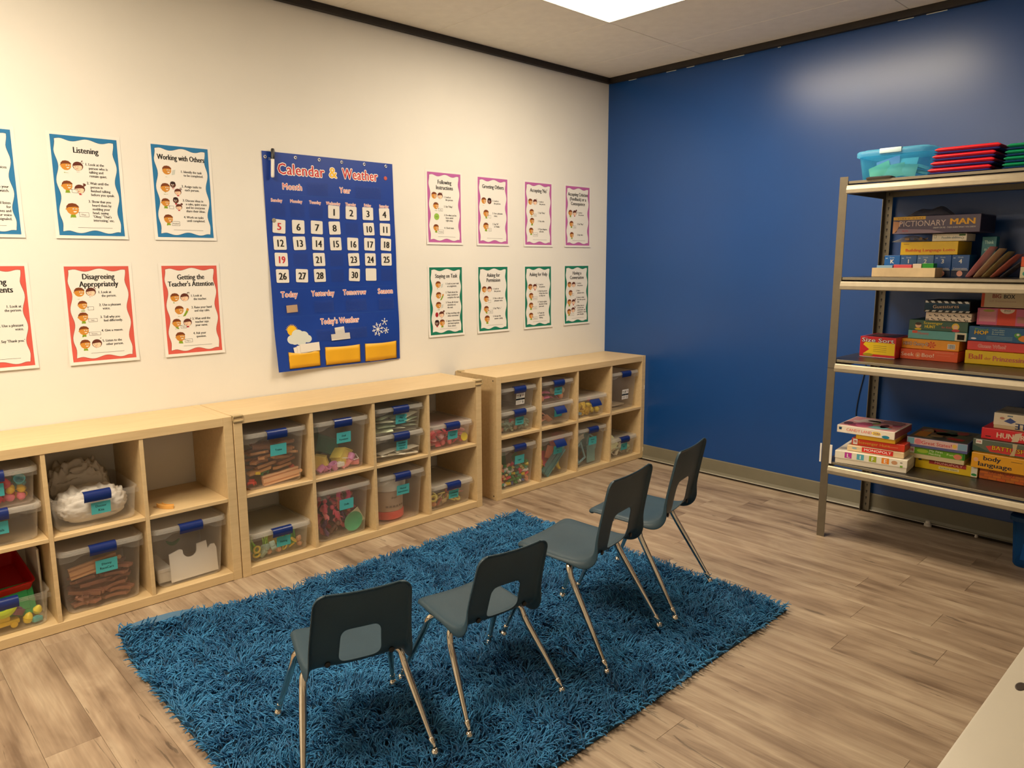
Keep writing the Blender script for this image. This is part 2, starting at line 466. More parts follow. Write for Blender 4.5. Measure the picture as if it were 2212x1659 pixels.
def shelf_unit(k, label):
    t = thing('cube_shelf', label, 'shelf', (SHX[k], SHY[k], 0), 0, 'birch cube shelves along the white wall')
    y0, y1 = -SD, -0.002
    def part(n, *q): return MB().rbox(*q, 0.0012, 1).build(n, birch, t)
    part('side_panel', 0, TF, y0, y1, 0, SH); part('side_panel', SL-TF, SL, y0, y1, 0, SH)
    part('top_panel', TF+.0003, SL-TF-.0003, y0+.0004, y1, SH-TF, SH-.0005); part('bottom_panel', TF+.0003, SL-TF-.0003, y0+.0004, y1, 0.002, TF)
    for i in range(3):
        xa = TF + (i+1)*CW + i*TD
        part('divider', xa, xa+TD, y0+.003, y1, TF, SH-TF)
    for i in range(4):
        xa = TF + i*(CW+TD)
        part('shelf_board', xa+.0003, xa+CW-.0003, y0+.003, y1, TF+CH, TF+CH+TD)
    return t
s1 = shelf_unit(1, 'birch cube shelf at the far left of the picture, under the red bordered posters')
s2 = shelf_unit(2, 'middle birch cube shelf, standing below the blue calendar')
s3 = shelf_unit(3, 'birch cube shelf in the corner against the blue wall')
gmat = mat('corner_guard_plastic', (0.50, 0.38, 0.20), 0.35)
for xx in (0.0, SL):
    s = 1 if xx > 0 else -1
    b = MB(); q = 0.006 if s > 0 else 0.0028
    for z in (0.768, 0.745):
        b.rbox(min(xx-s*0.045, xx+s*q), max(xx-s*0.045, xx+s*q), -SD-0.006, -SD+0.03, z-0.004, z+0.005, 0.0025, 2)
    b.rbox(min(xx+s*0.0004, xx+s*q), max(xx+s*0.0004, xx+s*q), -SD-0.006, -SD+0.03, 0.744, 0.771, 0.001, 1)
    b.build('corner_guard', gmat, s2, smooth=40)
b = MB(); b.rbox(-0.004, 0.03, -0.06, -0.02, 0.764, 0.776, 0.003, 2); b.build('corner_guard', gmat, s3, smooth=40)
hole_mat = mat('screw_dark', (0.03, 0.022, 0.015), 0.5)
for z in (0.745, 0.025):
    MB().lathe([(0.0045, 0), (0.0045, 0.001), (0.003, 0.0012)], 12, None, Matrix.Translation((0.0, -SD+0.03, z)) @ Matrix.Rotation(-PI/2, 4, 'Y')).build('screw', hole_mat, s3)
cap = mat('white_cap', (0.75, 0.66, 0.5), 0.4)
for z in (0.52, 0.05):
    MB().rbox(SL-0.012, SL-0.004, -SD-0.0025, -SD+0.001, z, z+0.03, 0.002, 1).build('wall_clip', cap, s3)

def cell(k, c, row):
    """left x, right x, floor z of a cell; c = 1..4, row 0 bottom 1 top"""
    xa = SHX[k] + TF + (c-1)*(CW+TD)
    return xa, xa+CW, (TF if row == 0 else TF+CH+TD)

# ---- storage bins
clear = clear_plastic('clear_bin_plastic', (0.99, 0.985, 0.98), (0.85, 0.83, 0.79), 0.085, 0.25, 0.25)
clear_lid = clear_plastic('clear_lid_plastic', (0.98, 0.98, 0.97), (0.92, 0.90, 0.86), 0.24, 0.3, 0.35)
latch_mat = mat('navy_latch', (0.008, 0.024, 0.150), 0.28)
teal_card = mat('teal_card', (0.07, 0.45, 0.49), 0.6)
BINS = {}
def storage_bin(k, c, row, label, low=False, z=0.0, lid=True, latch='closed', text=None, card='mid', sticker=False, dx=0.0, rot=0.0, wtop=0.306):
    xa, xb, zf = cell(k, c, row)
    H = 0.142 if low else 0.272
    D = 0.352
    t = thing('storage_bin', label, 'storage bin', ((xa+xb)/2+dx, SHY[k]-SD+0.020, zf+z+0.0006), rot, 'clear storage bins in the cube shelves')
    wb = wtop-0.020 if low else wtop-0.036
    db = D-0.020 if low else D-0.034
    cy = D/2 + 0.006
    th = 0.0022
    lo = []
    lo.append(rrect(wb-0.02, db-0.02, 0.02, 0.0, 4, 0, cy)); lo.append(rrect(wb, db, 0.028, 0.008, 4, 0, cy))
    lo.append(rrect(wtop, D, 0.030, H-0.012, 4, 0, cy)); lo.append(rrect(wtop+0.012, D+0.012, 0.034, H-0.011, 4, 0, cy)); lo.append(rrect(wtop+0.012, D+0.012, 0.034, H-0.006, 4, 0, cy))
    lo.append(rrect(wtop-2*th, D-2*th, 0.028, H-0.006, 4, 0, cy)); lo.append(rrect(wb-2*th, db-2*th, 0.026, 0.010, 4, 0, cy)); lo.append(rrect(wb-0.02-2*th, db-0.02-2*th, 0.02, 0.0025, 4, 0, cy))
    MB().loft(lo).build('bin_body', clear, t, smooth=50)
    # stepped grip band moulded into the front below the rim
    hw = wtop/2 + 0.004; d1, d2 = (0.020, 0.030) if low else (0.026, 0.042); e = hw*0.50; e2 = hw*0.62
    pts = [(-hw, H-0.012), (-hw, H-d2), (-e2-0.01, H-d2), (-e, H-d1), (e, H-d1), (e2+0.01, H-d2), (hw, H-d2), (hw, H-0.012)]
    yf = cy - D/2
    MB().prism(pts, yf-0.0045, yf-0.001).build('grip_band', clear, t)
    if lid:
        W, Dd = wtop+0.022, D+0.022
        L = [rrect(W, Dd, 0.036, H-0.016, 4, 0, cy), rrect(W, Dd, 0.036, H-0.001, 4, 0, cy), rrect(W-0.006, Dd-0.006, 0.033, H+0.003, 4, 0, cy),
             rrect(W-0.030, Dd-0.030, 0.025, H+0.003, 4, 0, cy), rrect(W-0.036, Dd-0.036, 0.022, H-0.003, 4, 0, cy),
             rrect(W-0.036, Dd-0.036, 0.022, H-0.0048, 4, 0, cy), rrect(W-0.010, Dd-0.010, 0.030, H-0.0045, 4, 0, cy), rrect(W-0.006, Dd-0.006, 0.032, H-0.016, 4, 0, cy)]
        b = MB(); n = len(L[0]); 
        b.loft(L[:5], False, True); b.loft(L[5:], True, False); b.loft([L[7], L[0]], False, False)
        b.build('bin_lid', clear_lid, t, smooth=50)
        yl = cy - Dd/2
    else:
        yl = cy - (D+0.012)/2
    if latch:
        hwid = 0.050; th2 = 0.003
        top = H + 0.004
        if latch == 'closed':
            c0 = [(yl+0.016, top+0.001), (yl+0.003, top+0.002), (yl-0.005, top-0.003), (yl-0.008, top-0.014), (yl-0.006, top-0.026), (yl-0.002, top-0.036)]
        else:
            c0 = [(yl-0.002, top-0.026), (yl-0.006, top-0.030), (yl-0.018, top-0.043), (yl-0.027, top-0.056), (yl-0.031, top-0.068)]
        P = [Vector((a, b_)) for a, b_ in c0]; o = []
        for i, p in enumerate(P):
            tt = (P[min(i+1, len(P)-1)] - P[max(0, i-1)]).normalized(); o.append(p + Vector((-tt.y, tt.x))*(-th2))
        MB().xprism([tuple(p) for p in P] + [tuple(p) for p in o[::-1]], -hwid, hwid).build('latch', latch_mat, t, smooth=45)
    # face plane slope of the bin front
    sl = ((cy-db/2) - (cy-D/2)) / (H-0.020)
    def face(u, v, o): return (u, yf + (H-0.012-v)*sl - o - 0.0012, v)
    if text:
        lines = text.split('\n'); cw, chh = (0.082, 0.056)
        if low: cv = H-0.068; cw, chh = 0.072, 0.050
        else: cv = H-0.094
        cu = 0.012
        P = Print(); P.rect(cu-cw/2, cu+cw/2, cv-chh/2, cv+chh/2, teal_card, 1)
        cd_ = P.build('name_card', t, face)
        Q = Print(); lh = 0.0105 if len(lines) < 3 else 0.0085
        y = cv + (len(lines)-1)*lh*0.85 - lh*0.5
        for ln in lines:
            Q.text(ln, cu, y, lh, BLACK, 2, cond=0.95, wt='b'); y -= lh*1.7
            if twidth(ln, lh, 0.95) > cw*0.94: Q.items = Q.items
        Q.build('lettering', cd_, face)
    if sticker:
        cu, cv = 0.02, (H-0.075 if low else H-0.165); a, b_ = 0.037, 0.036
        P = Print(); P.rect(cu-a, cu+a, cv-b_, cv+b_, PAPER, 1); st = P.build('product_sticker', t, face)
        Q = Print(); Q.rect(cu-a, cu+a, cv-0.008, cv+0.003, pm(18, 30, 32), 2)
        Q.rect(cu-a+.006, cu-a+.022, cv+.018, cv+.024, pm(150, 145, 135), 2); Q.ell(cu-0.002, cv+.020, 0.005, 0.007, pm(50, 60, 45), 2, 10)
        Q.rect(cu+.012, cu+.032, cv+.018, cv+.023, pm(180, 150, 140), 2); Q.rect(cu-a+.005, cu+.005, cv+.009, cv+.012, pm(120, 150, 130), 2)
        Q.rect(cu-a+.005, cu+.010, cv-.020, cv-.016, pm(170, 165, 155), 2); Q.rect(cu-a+.005, cu+.004, cv-.028, cv-.025, pm(170, 165, 155), 2)
        for i in range(4): Q.rect(cu+.018+i*.003, cu+.0195+i*.003, cv-.030, cv-.014, BLACK, 2)
        Q.text('1', cu+.005, cv-.006, .006, WHITE, 3)
        Q.build('sticker_print', st, face)
    BINS[(k, c, row, z > 0.01)] = (t, wb, db, H, cy)
    return t
Z2 = 0.1465
storage_bin(1, 2, 1, 'lower of two shallow bins stacked in the far left shelf, empty and frosted', True, text='Sea\nAnimals')
storage_bin(1, 2, 1, 'upper shallow bin of bright toys at the left edge of the picture', True, z=Z2, text='Play\nFood')
storage_bin(1, 2, 0, 'lidless bin holding a red tray and a yellow toy truck, bottom left', True, lid=False)
storage_bin(1, 3, 1, 'open bin stuffed with white cloth, its card reading Doctor Kits', True, lid=False, text='Doctor\nKits')
storage_bin(1, 3, 0, 'tall lidded bin of brown race track pieces, left shelf bottom row', text='Disney\nRaceCars')
storage_bin(1, 4, 0, 'tall lidded bin without a card holding a white jigsaw shaped board')
storage_bin(2, 1, 1, 'tall lidded bin of wooden train tracks, its card reading Trains', text='Trains')
storage_bin(2, 1, 0, 'shallow lidded bin of green fishing toys alone in its cell', True, text='Fishing')
storage_bin(2, 2, 1, 'tall lidded bin with yellow dollhouse blocks, card reading Doll Furniture', text='Doll\nFurniture')
storage_bin(2, 2, 0, 'tall bin of pink dolls with a green disc and no blue latch', latch=None, text='Dolls')
storage_bin(2, 3, 1, 'lower of two stacked shallow bins below the Play Money bin', True, text='Preschool\nClassroom\nObjects')
storage_bin(2, 3, 1, 'shallow lidded bin with the card reading Play Money, on another bin', True, z=Z2, text='Play\nMoney')
storage_bin(2, 3, 0, 'tall lidded bin holding a clear round drum with red base', text='Musical\nInstruments')
storage_bin(2, 4, 1, 'shallow lidded bin packed with pink pieces and one yellow disc', True, text='Puppets')
storage_bin(2, 4, 0, 'shallow lidded bin in the lower right cell of the middle shelf', True, text='Community\nClothing')
storage_bin(3, 1, 1, 'lower shallow bin with a red toy, under the stickered empty bin', True, text='Transport\nVehicles')
storage_bin(3, 1, 1, 'empty shallow bin with a white product sticker, stacked on another bin', True, z=Z2, sticker=True)
storage_bin(3, 1, 0, 'tall lidded bin filled with small coloured building bricks', text='Legos')
storage_bin(3, 2, 1, 'shallow bin with its blue latch hanging open, below the pink filled bin', True, latch='open', text='Farm')
storage_bin(3, 2, 1, 'shallow bin with pink contents stacked on the open latched bin', True, z=Z2, text='Doll\nAccessories')
storage_bin(3, 2, 0, 'tall bin of pink, green and yellow play dishes with latch open', latch='open', text='Kitchen\nSet')
storage_bin(3, 3, 1, 'shallow bin of yellow pieces with latch open, alone in its cell', True, latch='open')
storage_bin(3, 3, 0, 'tall lidded bin full of pale blue frames and panels', text='Marble\nRun')
storage_bin(3, 4, 1, 'tall nearly empty bin with a product sticker beside the blue wall', sticker=True)
storage_bin(3, 4, 0, 'shallow bin with folded paper in the corner shelf bottom right cell', True, text='Zoo')
# ------------------------------------------------------------------ things inside the bins
def pmesh(fn, m): b = MB(); fn(b); return b.mesh('toy', m, smooth=40)
def toy_block(b): b.rbox(-.5, .5, -.32, .32, -.26, .26, .05, 2); b.rbox(-.22, .22, -.20, .20, .26, .36, .04, 1)
def toy_brick(b):
    b.rbox(-.5, .5, -.27, .27, -.2, .16, .015, 1)
    for i in range(4):
        for j in range(2): b.lathe([(.075, .16), (.075, .25), (.06, .26)], 8, None, Matrix.Translation((-.36+.24*i, -.13+.26*j, 0)))
def toy_straight(b):
    b.xprism([(-.13, -.06), (.13, -.06), (.13, .06), (.09, .06), (.09, .03), (.05, .03), (.05, .06), (-.05, .06), (-.05, .03), (-.09, .03), (-.09, .06), (-.13, .06)], -.5, .5)
    b.lathe([(.05, -.05), (.05, .05)], 10, None, Matrix.Translation((.55, 0, 0)))
def toy_curve(b):
    L = []
    for k in range(9):
        a = R(-40 + 10*k); r0, r1 = .50, .76
        pr = [(r0, -.06), (r1, -.06), (r1, .05), (r1-.04, .05), (r1-.04, .02), (r0+.04, .02), (r0+.04, .05), (r0, .05)]
        L.append([(r*math.sin(a), r*math.cos(a)-.6, z) for r, z in pr])
    b.loft(L)
def toy_cup(b): b.lathe([(.30, -.4), (.40, .4), (.44, .42), (.40, .44), (.36, .40), (.27, -.34)], 16); b.tube(crom([(.38, 0, .25), (.58, 0, .18), (.55, 0, -.1), (.34, 0, -.2)], 4), .045, 8)
def toy_plate(b): b.lathe([(.25, -.05), (.30, -.03), (.5, .06), (.5, .085), (.30, 0), (.02, -.01)], 20)
def toy_banana(b):
    pts = crom([(-.5, 0, .2), (-.25, 0, -.02), (0, 0, -.1), (.25, 0, -.02), (.5, 0, .2)], 3); n = len(pts)
    b.tube(pts, [.04 + .11*math.sin(PI*i/(n-1))**.6 for i in range(n)], 8)
def toy_figure(b):
    b.lathe([(.16, -.5), (.19, -.45), (.13, -.1), (.10, .1), (.05, .14)], 12)
    b.lathe([(.03, .12), (.13, .18), (.17, .30), (.13, .43), (.04, .48)], 12)
    for s in (-1, 1): b.tube(crom([(s*.10, 0, .06), (s*.22, -.03, -.02), (s*.27, -.10, -.15)], 3), [.045]*6+[.035], 7); b.tube([(s*.09, 0, -.45), (s*.10, -.02, -.62)], .06, 7)
def toy_egg(b): b.lathe([(.05, -.40), (.22, -.33), (.31, -.15), (.30, .05), (.20, .28), (.06, .40)], 14); b.lathe([(.31, -.05), (.33, -.02), (.33, .02), (.31, .05)], 14)
def toy_ring(b):
    L = []
    for k in range(18):
        a = 2*PI*k/18; L.append([((.36+.12*math.cos(q))*math.cos(a), (.36+.12*math.cos(q))*math.sin(a), .10*math.sin(q)) for q in [2*PI*i/8 for i in range(8)]])
    b.loft(L, close=True)
def toy_car(b):
    b.rbox(-.5, .5, -.22, .22, -.12, .06, .05, 2); b.rbox(-.3, .22, -.19, .19, .05, .24, .06, 2)
    for x in (-.3, .3):
        for y in (-.23, .23): b.lathe([(.11, -.04), (.13, 0), (.11, .04)], 10, None, Matrix.Translation((x, y, -.12)) @ Matrix.Rotation(PI/2, 4, 'X'))
def toy_weed(b):
    for k in range(4):
        a = k*1.7; b.tube(crom([(.04*math.cos(a), .04*math.sin(a), -.5), (.12*math.cos(a), .1*math.sin(a), -.1), (.05*math.cos(a+1), .1*math.sin(a), .2), (.25*math.cos(a), .2*math.sin(a), .5)], 3), [.05]*7+[.03, .02, .015], 6)
    b.rbox(-.16, .16, -.16, .16, -.54, -.46, .03, 1)
def toy_packet(b):
    n = 6; L = []
    for k in range(n+1):
        t = -0.5 + k/n; h = .015 + .07*math.cos(PI*t)**.7 if abs(t) < .49 else .01
        L.append([(t, -.33, -.004), (t, 0, -h), (t, .33, -.004), (t, .33, .004), (t, .1, h*1.1), (t, -.15, h*.9), (t, -.33, .004)])
    b.loft(L)
def toy_panel(b): b.rbox(-.5, .5, -.35, .35, -.03, .03, .012, 1); b.rbox(-.38, .38, -.23, .23, .03, .045, .006, 1)
def toy_frame(b):
    for q in ((-.5, .5, -.35, -.25), (-.5, .5, .25, .35), (-.5, -.4, -.25, .25), (.4, .5, -.25, .25)): b.rbox(*q, -.04, .04, .012, 1)
def toy_house(b):
    b.prism([(-.5, -.3), (.5, -.3), (.5, .15), (.0, .45), (-.5, .15)], -.3, .3); b.prism([(-.54, .13), (0, .46), (.54, .13), (.54, .17), (0, .51), (-.54, .17)], -.33, .33)
TOY = {}
def toy(fn, colr, rough=0.4):
    key = (fn.__name__, colr, rough)
    if key not in TOY: TOY[key] = pmesh(fn, mat('toy_%02x%02x%02x' % colr, tuple(min(.9, c*1.35) for c in rgb(*colr)), rough))
    return TOY[key]
def drop(bk, me, name, label, cat, group, u, d, z, size, rot=(0, 0, 0)):
    """put a thing into bin bk at local u (right), d (depth from the front), z (height)"""
    t, wb, db, H, cy = BINS[bk]
    o = inst(me, name, (t.location.x + u, t.location.y + (cy - db/2) + d, t.location.z + z), rot, (size, size, size))
    return tag(o, label, cat, group)
CN = {'red': (200, 40, 50), 'green': (30, 130, 60), 'yellow': (228, 185, 45), 'pink': (228, 115, 145), 'navy blue': (40, 60, 140), 'teal': (50, 160, 170), 'brown': (125, 80, 64), 'tan': (182, 134, 88), 'white': (236, 232, 224), 'dark': (55, 48, 50), 'grey green': (150, 165, 145), 'beige': (212, 198, 172), 'purple': (100, 65, 115), 'peach': (234, 150, 112), 'lime': (140, 185, 45), 'rose': (205, 85, 100)}
def cname(c): return min(CN, key=lambda k: sum((p-q)**2 for p, q in zip(CN[k], c)))
def pile(bk, kinds, label, cat, name, group, size, zmax, seed, rows=2, fill=0.96, flat=False, z0=0.008, umin=-1, umax=1, zp=None, d0=0.0):
    t, wb, db, H, cy = BINS[bk]; r = random.Random(seed)
    s = size; w = (wb-0.016)*(umax-umin)/2; nx = max(1, int(w/(s*0.80))); zp = zp or (0.24 if flat else 0.55); nz = max(1, int(round(zmax/(s*zp))))
    for k in range(nz):
        for j in range(rows):
            for i in range(nx):
                if r.random() > fill: continue
                fn, c = r.choice(kinds)
                u = (wb-0.016)*umin/2 + (i+.5+(.22 if k % 2 else -.1)*(nx > 1))*w/nx + r.uniform(-.08, .08)*s
                u = max(-wb/2+.010+s*.50, min(wb/2-.010-s*.50, u))
                z = z0 + s*(0.14 if flat else 0.40) + k*s*zp + r.uniform(-.03, .04)*s
                rot = (r.uniform(-.25, .25), r.uniform(-.16, .16), r.uniform(-.5, .5)) if flat else (r.uniform(-.9, .9), r.uniform(-.9, .9), r.uniform(-3, 3))
                sc = s*(0.98 if flat else 0.95)*r.uniform(.88, 1.04)
                drop(bk, toy(fn, c), name, cname(c) + ' ' + label, cat, group, u, d0 + (0.010+s*.24 if flat else 0.012+s*0.46) + j*s*(.5 if flat else .9), z, sc, rot)
BR = [(pc, c) for pc in (toy_block, toy_egg, toy_cup) for c in ((196, 40, 60), (20, 130, 60), (225, 175, 30), (235, 110, 130), (40, 60, 140), (40, 160, 175))]
pile((1, 2, 1, True), BR, 'plastic toy in the top bin at the left picture edge', 'toy', 'plastic_toy', 'toys in the top left bin', 0.052, 0.085, 1)
# lidless bin bottom left
bk = (1, 2, 0, False)
t_, wb_, db_, H_, cy_ = BINS[bk]
rt = MB(); lo = [rrect(.20, .235, .015, 0), rrect(.225, .26, .018, .055), rrect(.235, .27, .02, .056), rrect(.235, .27, .02, .060), rrect(.221, .256, .017, .060), rrect(.196, .231, .014, .003)]
rt.loft(lo)
o = rt.build('toy_tray', mat('red_tray', rgb(190, 14, 16), 0.4), None, smooth=40)
o.location = (t_.location.x+.005, t_.location.y + .235, t_.location.z + .125); o.rotation_euler = (R(14), R(-3), R(4)); tag(o, 'red plastic tray lying across the lidless bin, bottom left', 'tray')
o = MB().rbox(-.004, .004, -.13, .13, 0, .27, .003, 1).build('white_board', mat('white_board', (.75, .71, .66), .4), None); o.location = (t_.location.x+.150, t_.location.y+.255, t_.location.z+.005)
o.rotation_euler = (0, R(0), 0)
tag(o, 'white board standing on edge behind the red tray', 'board')
drop(bk, toy(toy_car, (228, 180, 30)), 'toy_truck', 'yellow toy truck seen through the lidless bin front', 'toy', None, .0, .048, .034, .105, (0, 0, .1))
drop(bk, toy(toy_panel, (30, 130, 70)), 'toy_plate', 'green plastic plate above the yellow truck', 'toy', None, .03, .09, .088, .18, (R(65), 0, R(3)))
drop(bk, toy(toy_banana, (190, 215, 50)), 'toy_banana', 'lime green curved toy above the yellow truck', 'toy', None, .005, .035, .078, .10, (0, R(-6), 0))
drop(bk, toy(toy_egg, (238, 190, 50)), 'toy_ball', 'yellow ball shaped toy right of the toy truck', 'toy', None, .082, .035, .030, .055, (0, .3, 0))
drop(bk, toy(toy_egg, (240, 200, 70)), 'toy_ball', 'yellow ball shaped toy in the right corner of the lidless bin', 'toy', None, .118, .045, .050, .05, (.4, .3, 0))
drop(bk, toy(toy_block, (120, 60, 120)), 'toy_block', 'purple toy block between the truck and the yellow ball', 'toy', None, .050, .055, .062, .05, (.3, .5, .8))
drop(bk, toy(toy_block, (60, 160, 170)), 'toy_block', 'teal toy block between the two yellow balls', 'toy', None, .110, .030, .018, .034, (0, .1, .4))
# doctor kits: white cloth
def cloth_blob(w, d, h, seed, n=40, amp=0.16):
    b = MB(); V = []; Fc = []
    for j in range(n+1):
        ph = PI*j/n
        for i in range(n*2):
            a = 2*PI*i/(n*2)
            x = math.sin(ph)*math.cos(a); y = math.sin(ph)*math.sin(a); z = -math.cos(ph)
            sx = math.copysign(abs(x)**.62, x); sy = math.copysign(abs(y)**.62, y)
            p = Vector((x*2.1+seed, y*2.1, z*2.1))
            f = (1-abs(noise.noise(p*.9)))*.5 + abs(noise.noise(p*1.9+Vector((9, 3, 1))))*.5 + (1-abs(noise.noise(Vector((p.x*4.5, p.y*1.6, p.z*3.2)))))*.28
            k = 1 + amp*(f-.75)
            zz = (z+1)/2
            V.append((sx*w/2*min(k, 1.04), sy*d/2*min(k, 1.04), h*(zz*(1+amp*1.6*(f-.7)*(zz)) )))
    m = n*2
    for j in range(n):
        for i in range(m): Fc.append((j*m+i, j*m+(i+1) % m, (j+1)*m+(i+1) % m, (j+1)*m+i))
    b.add(V, Fc); return b
cloth = mat('white_cloth', (0.74, 0.71, 0.67), 0.85, spec=0.2, vary=0.06, vscale=10, bump=0.5, bscale=400)
t_, wb_, db_, H_, cy_ = BINS[(1, 3, 1, False)]
for nm, lb, (w_, d_, h_), off, sd, an in (('folded_cloth', 'white folded cloth filling the front of the Doctor Kits bin', (.262, .17, .135), (0, .105, .004), 3.0, .05),
                                      ('folded_cloth', 'cream cloth heaped at the back of the Doctor Kits bin', (.245, .15, .205), (-.008, .265, .004), 8.0, -.1)):
    o = cloth_blob(w_, d_, h_, sd, amp=.30).build(nm, cloth, None, smooth=True); o.location = (t_.location.x+off[0], t_.location.y+cy_-db_/2-.006+off[1], t_.location.z+off[2]); o.rotation_euler = (0, 0, an); tag(o, lb, 'cloth')
# race tracks
TRK = [(toy_curve, (120, 78, 62)), (toy_curve, (138, 92, 74)), (toy_straight, (128, 84, 66)), (toy_curve, (105, 66, 54))]
pile((1, 3, 0, False), TRK, 'race track piece lying in the tall bin of race tracks', 'toy track', 'race_track_piece', 'brown race track pieces', 0.120, 0.15, 3, rows=2, flat=True, zp=.20)
o = drop((1, 3, 0, False), toy(toy_curve, (150, 102, 84)), 'race_track_piece', 'largest brown curved race track lying along the bin floor', 'toy track', None, .0, .056, .062, .215, (R(52), R(-6), R(4)))
drop((1, 3, 0, False), toy(toy_straight, (176, 132, 90)), 'race_track_piece', 'light tan straight track leaning across the race track bin', 'toy track', None, -.03, .022, .175, .18, (R(80), R(-8), 0))
# jigsaw board
b = MB(); pts = [(-.105, 0), (.105, 0), (.105, .105), (.098, .125), (.080, .127), (.065, .112), (.062, .150), (.018, .146)]
pts += [(.018 - .032 + .032*math.cos(a) + .0, .128 + .034*-math.sin(a)) for a in [PI*k/8 for k in range(1, 8)]]
pts += [(-.046, .135), (-.058, .140), (-.105, .128)]
b.prism(pts, 0, .006); jt = BINS[(1, 4, 0, False)]
o = b.build('jigsaw_board', mat('white_foam', (.86, .84, .80), .5), None); o.location = (jt[0].location.x+.018, jt[0].location.y+.034, jt[0].location.z+.012); o.rotation_euler = (R(-4), 0, R(2))
tag(o, 'white board cut like a jigsaw piece inside the tall bin', 'board')
b = MB(); b.rbox(-.028, .028, -.10, .10, 0, .062, .003, 1); b.rbox(-.030, .030, -.102, .102, .045, .064, .003, 1)
o = b.build('white_carton', PAPER, None); o.location = (jt[0].location.x-.105, jt[0].location.y+.155, jt[0].location.z+.012); tag(o, 'small white lidded carton left of the jigsaw board', 'box')
drop((1, 4, 0, False), toy(toy_banana, (60, 110, 60)), 'toy_leaf', 'dark green curved toy above the jigsaw board', 'toy', None, -.02, .16, .14, .06)
# wooden curve on the empty shelf
xa, xb, zf = cell(1, 4, 1)
o = inst(toy(toy_curve, (196, 148, 78), 0.5), 'wooden_track', (xa+.085, SHY[1]-SD+.075, zf+.0085), (0, 0, R(115)), (.10, .10, .13)); tag(o, 'curved wooden track piece lying alone in the empty cell', 'toy track')
# trains
bk = (2, 1, 1, False)
TR = [(toy_straight, (166, 118, 76)), (toy_straight, (188, 140, 92)), (toy_curve, (160, 110, 70)), (toy_curve, (182, 130, 84)), (toy_straight, (140, 92, 58))]
pile(bk, TR, 'wooden train track lying in the bin with the Trains card', 'toy track', 'train_track_piece', 'wooden train tracks', 0.112, 0.125, 7, rows=2, flat=True, z0=.068, zp=.19)
drop(bk, toy(toy_straight, (214, 168, 130)), 'train_track_piece', 'long pale straight track along the floor of the Trains bin', 'toy track', None, .035, .028, .034, .185, (R(84), R(-5), 0))
drop(bk, toy(toy_car, (210, 60, 50)), 'toy_train', 'red toy engine at the left of the Trains bin', 'toy', None, -.105, .040, .030, .06, (0, .2, .9))
drop(bk, toy(toy_car, (30, 120, 70)), 'toy_train', 'green toy engine on the pale straight track', 'toy', None, -.045, .048, .070, .06, (0, -.1, .3))
drop(bk, toy(toy_block, (220, 180, 40)), 'toy_block', 'yellow block beside the green toy engine', 'toy', None, -.082, .026, .072, .026, (0, .2, .1))
drop(bk, toy(toy_car, (225, 90, 80)), 'toy_train', 'coral red toy engine at the right of the Trains bin', 'toy', None, .112, .062, .060, .05, (.9, 0, 1.3))
# fishing
bk = (2, 1, 0, False)
for i, (u, d, s_, c_) in enumerate(((-.115, .05, .105, (120, 175, 40)), (-.05, .045, .09, (150, 190, 50)), (.03, .05, .085, (90, 160, 50)), (.055, .03, .07, (60, 150, 50)), (.10, .06, .10, (80, 160, 60)))):
    drop(bk, toy(toy_weed, c_), 'toy_seaweed', 'green branching toy seaweed in the Fishing bin', 'toy', 'green seaweed toys', u, d+.02, .062, s_*.95, (0, R(10*(i-2)), i))
pile(bk, [(toy_egg, (200, 150, 120)), (toy_ring, (225, 190, 70)), (toy_block, (150, 175, 165))], 'small fishing toy on the floor of the Fishing bin', 'toy', 'fishing_toy', 'small fishing toys', .045, .05, 9, rows=1, fill=.95)
drop(bk, toy(toy_panel, (235, 185, 70)), 'toy_tray', 'yellow tray at the right rear of the Fishing bin', 'toy', None, .065, .17, .030, .13, (R(15), 0, 0))
# doll furniture
bk = (2, 2, 1, False)
drop(bk, toy(toy_house, (222, 196, 96)), 'doll_house_block', 'yellow gabled block in the lower right of the furniture bin', 'toy', None, .045, .070, .052, .105, (R(-8), R(-6), R(24)))
drop(bk, toy(toy_house, (216, 190, 100)), 'doll_house_block', 'yellow gabled block at the left of the furniture bin', 'toy', None, -.095, .060, .052, .085, (0, R(-20), R(-35)))
drop(bk, toy(toy_panel, (20, 92, 78)), 'doll_table', 'dark green panel standing tilted under the furniture card', 'toy', None, -.015, .11, .120, .13, (R(70), R(25), 0))
drop(bk, toy(toy_panel, (25, 84, 70)), 'doll_table', 'darker green panel behind the tilted one', 'toy', None, -.07, .17, .13, .15, (R(80), R(80), 0))
drop(bk, toy(toy_block, (240, 238, 230)), 'doll_chair', 'white block with a coral side below the yellow gabled block', 'toy', None, .005, .026, .030, .042, (0, 0, .2))
drop(bk, toy(toy_block, (235, 90, 90)), 'doll_chair', 'coral block beside the white block', 'toy', None, .026, .048, .022, .026, (0, 0, .2))
pile(bk, [(toy_block, (210, 130, 140)), (toy_frame, (240, 235, 225)), (toy_cup, (200, 130, 190))], 'doll furniture piece behind the yellow blocks', 'toy', 'doll_furniture', 'small doll furniture', .05, .05, 12, rows=1, fill=.7, z0=.004)
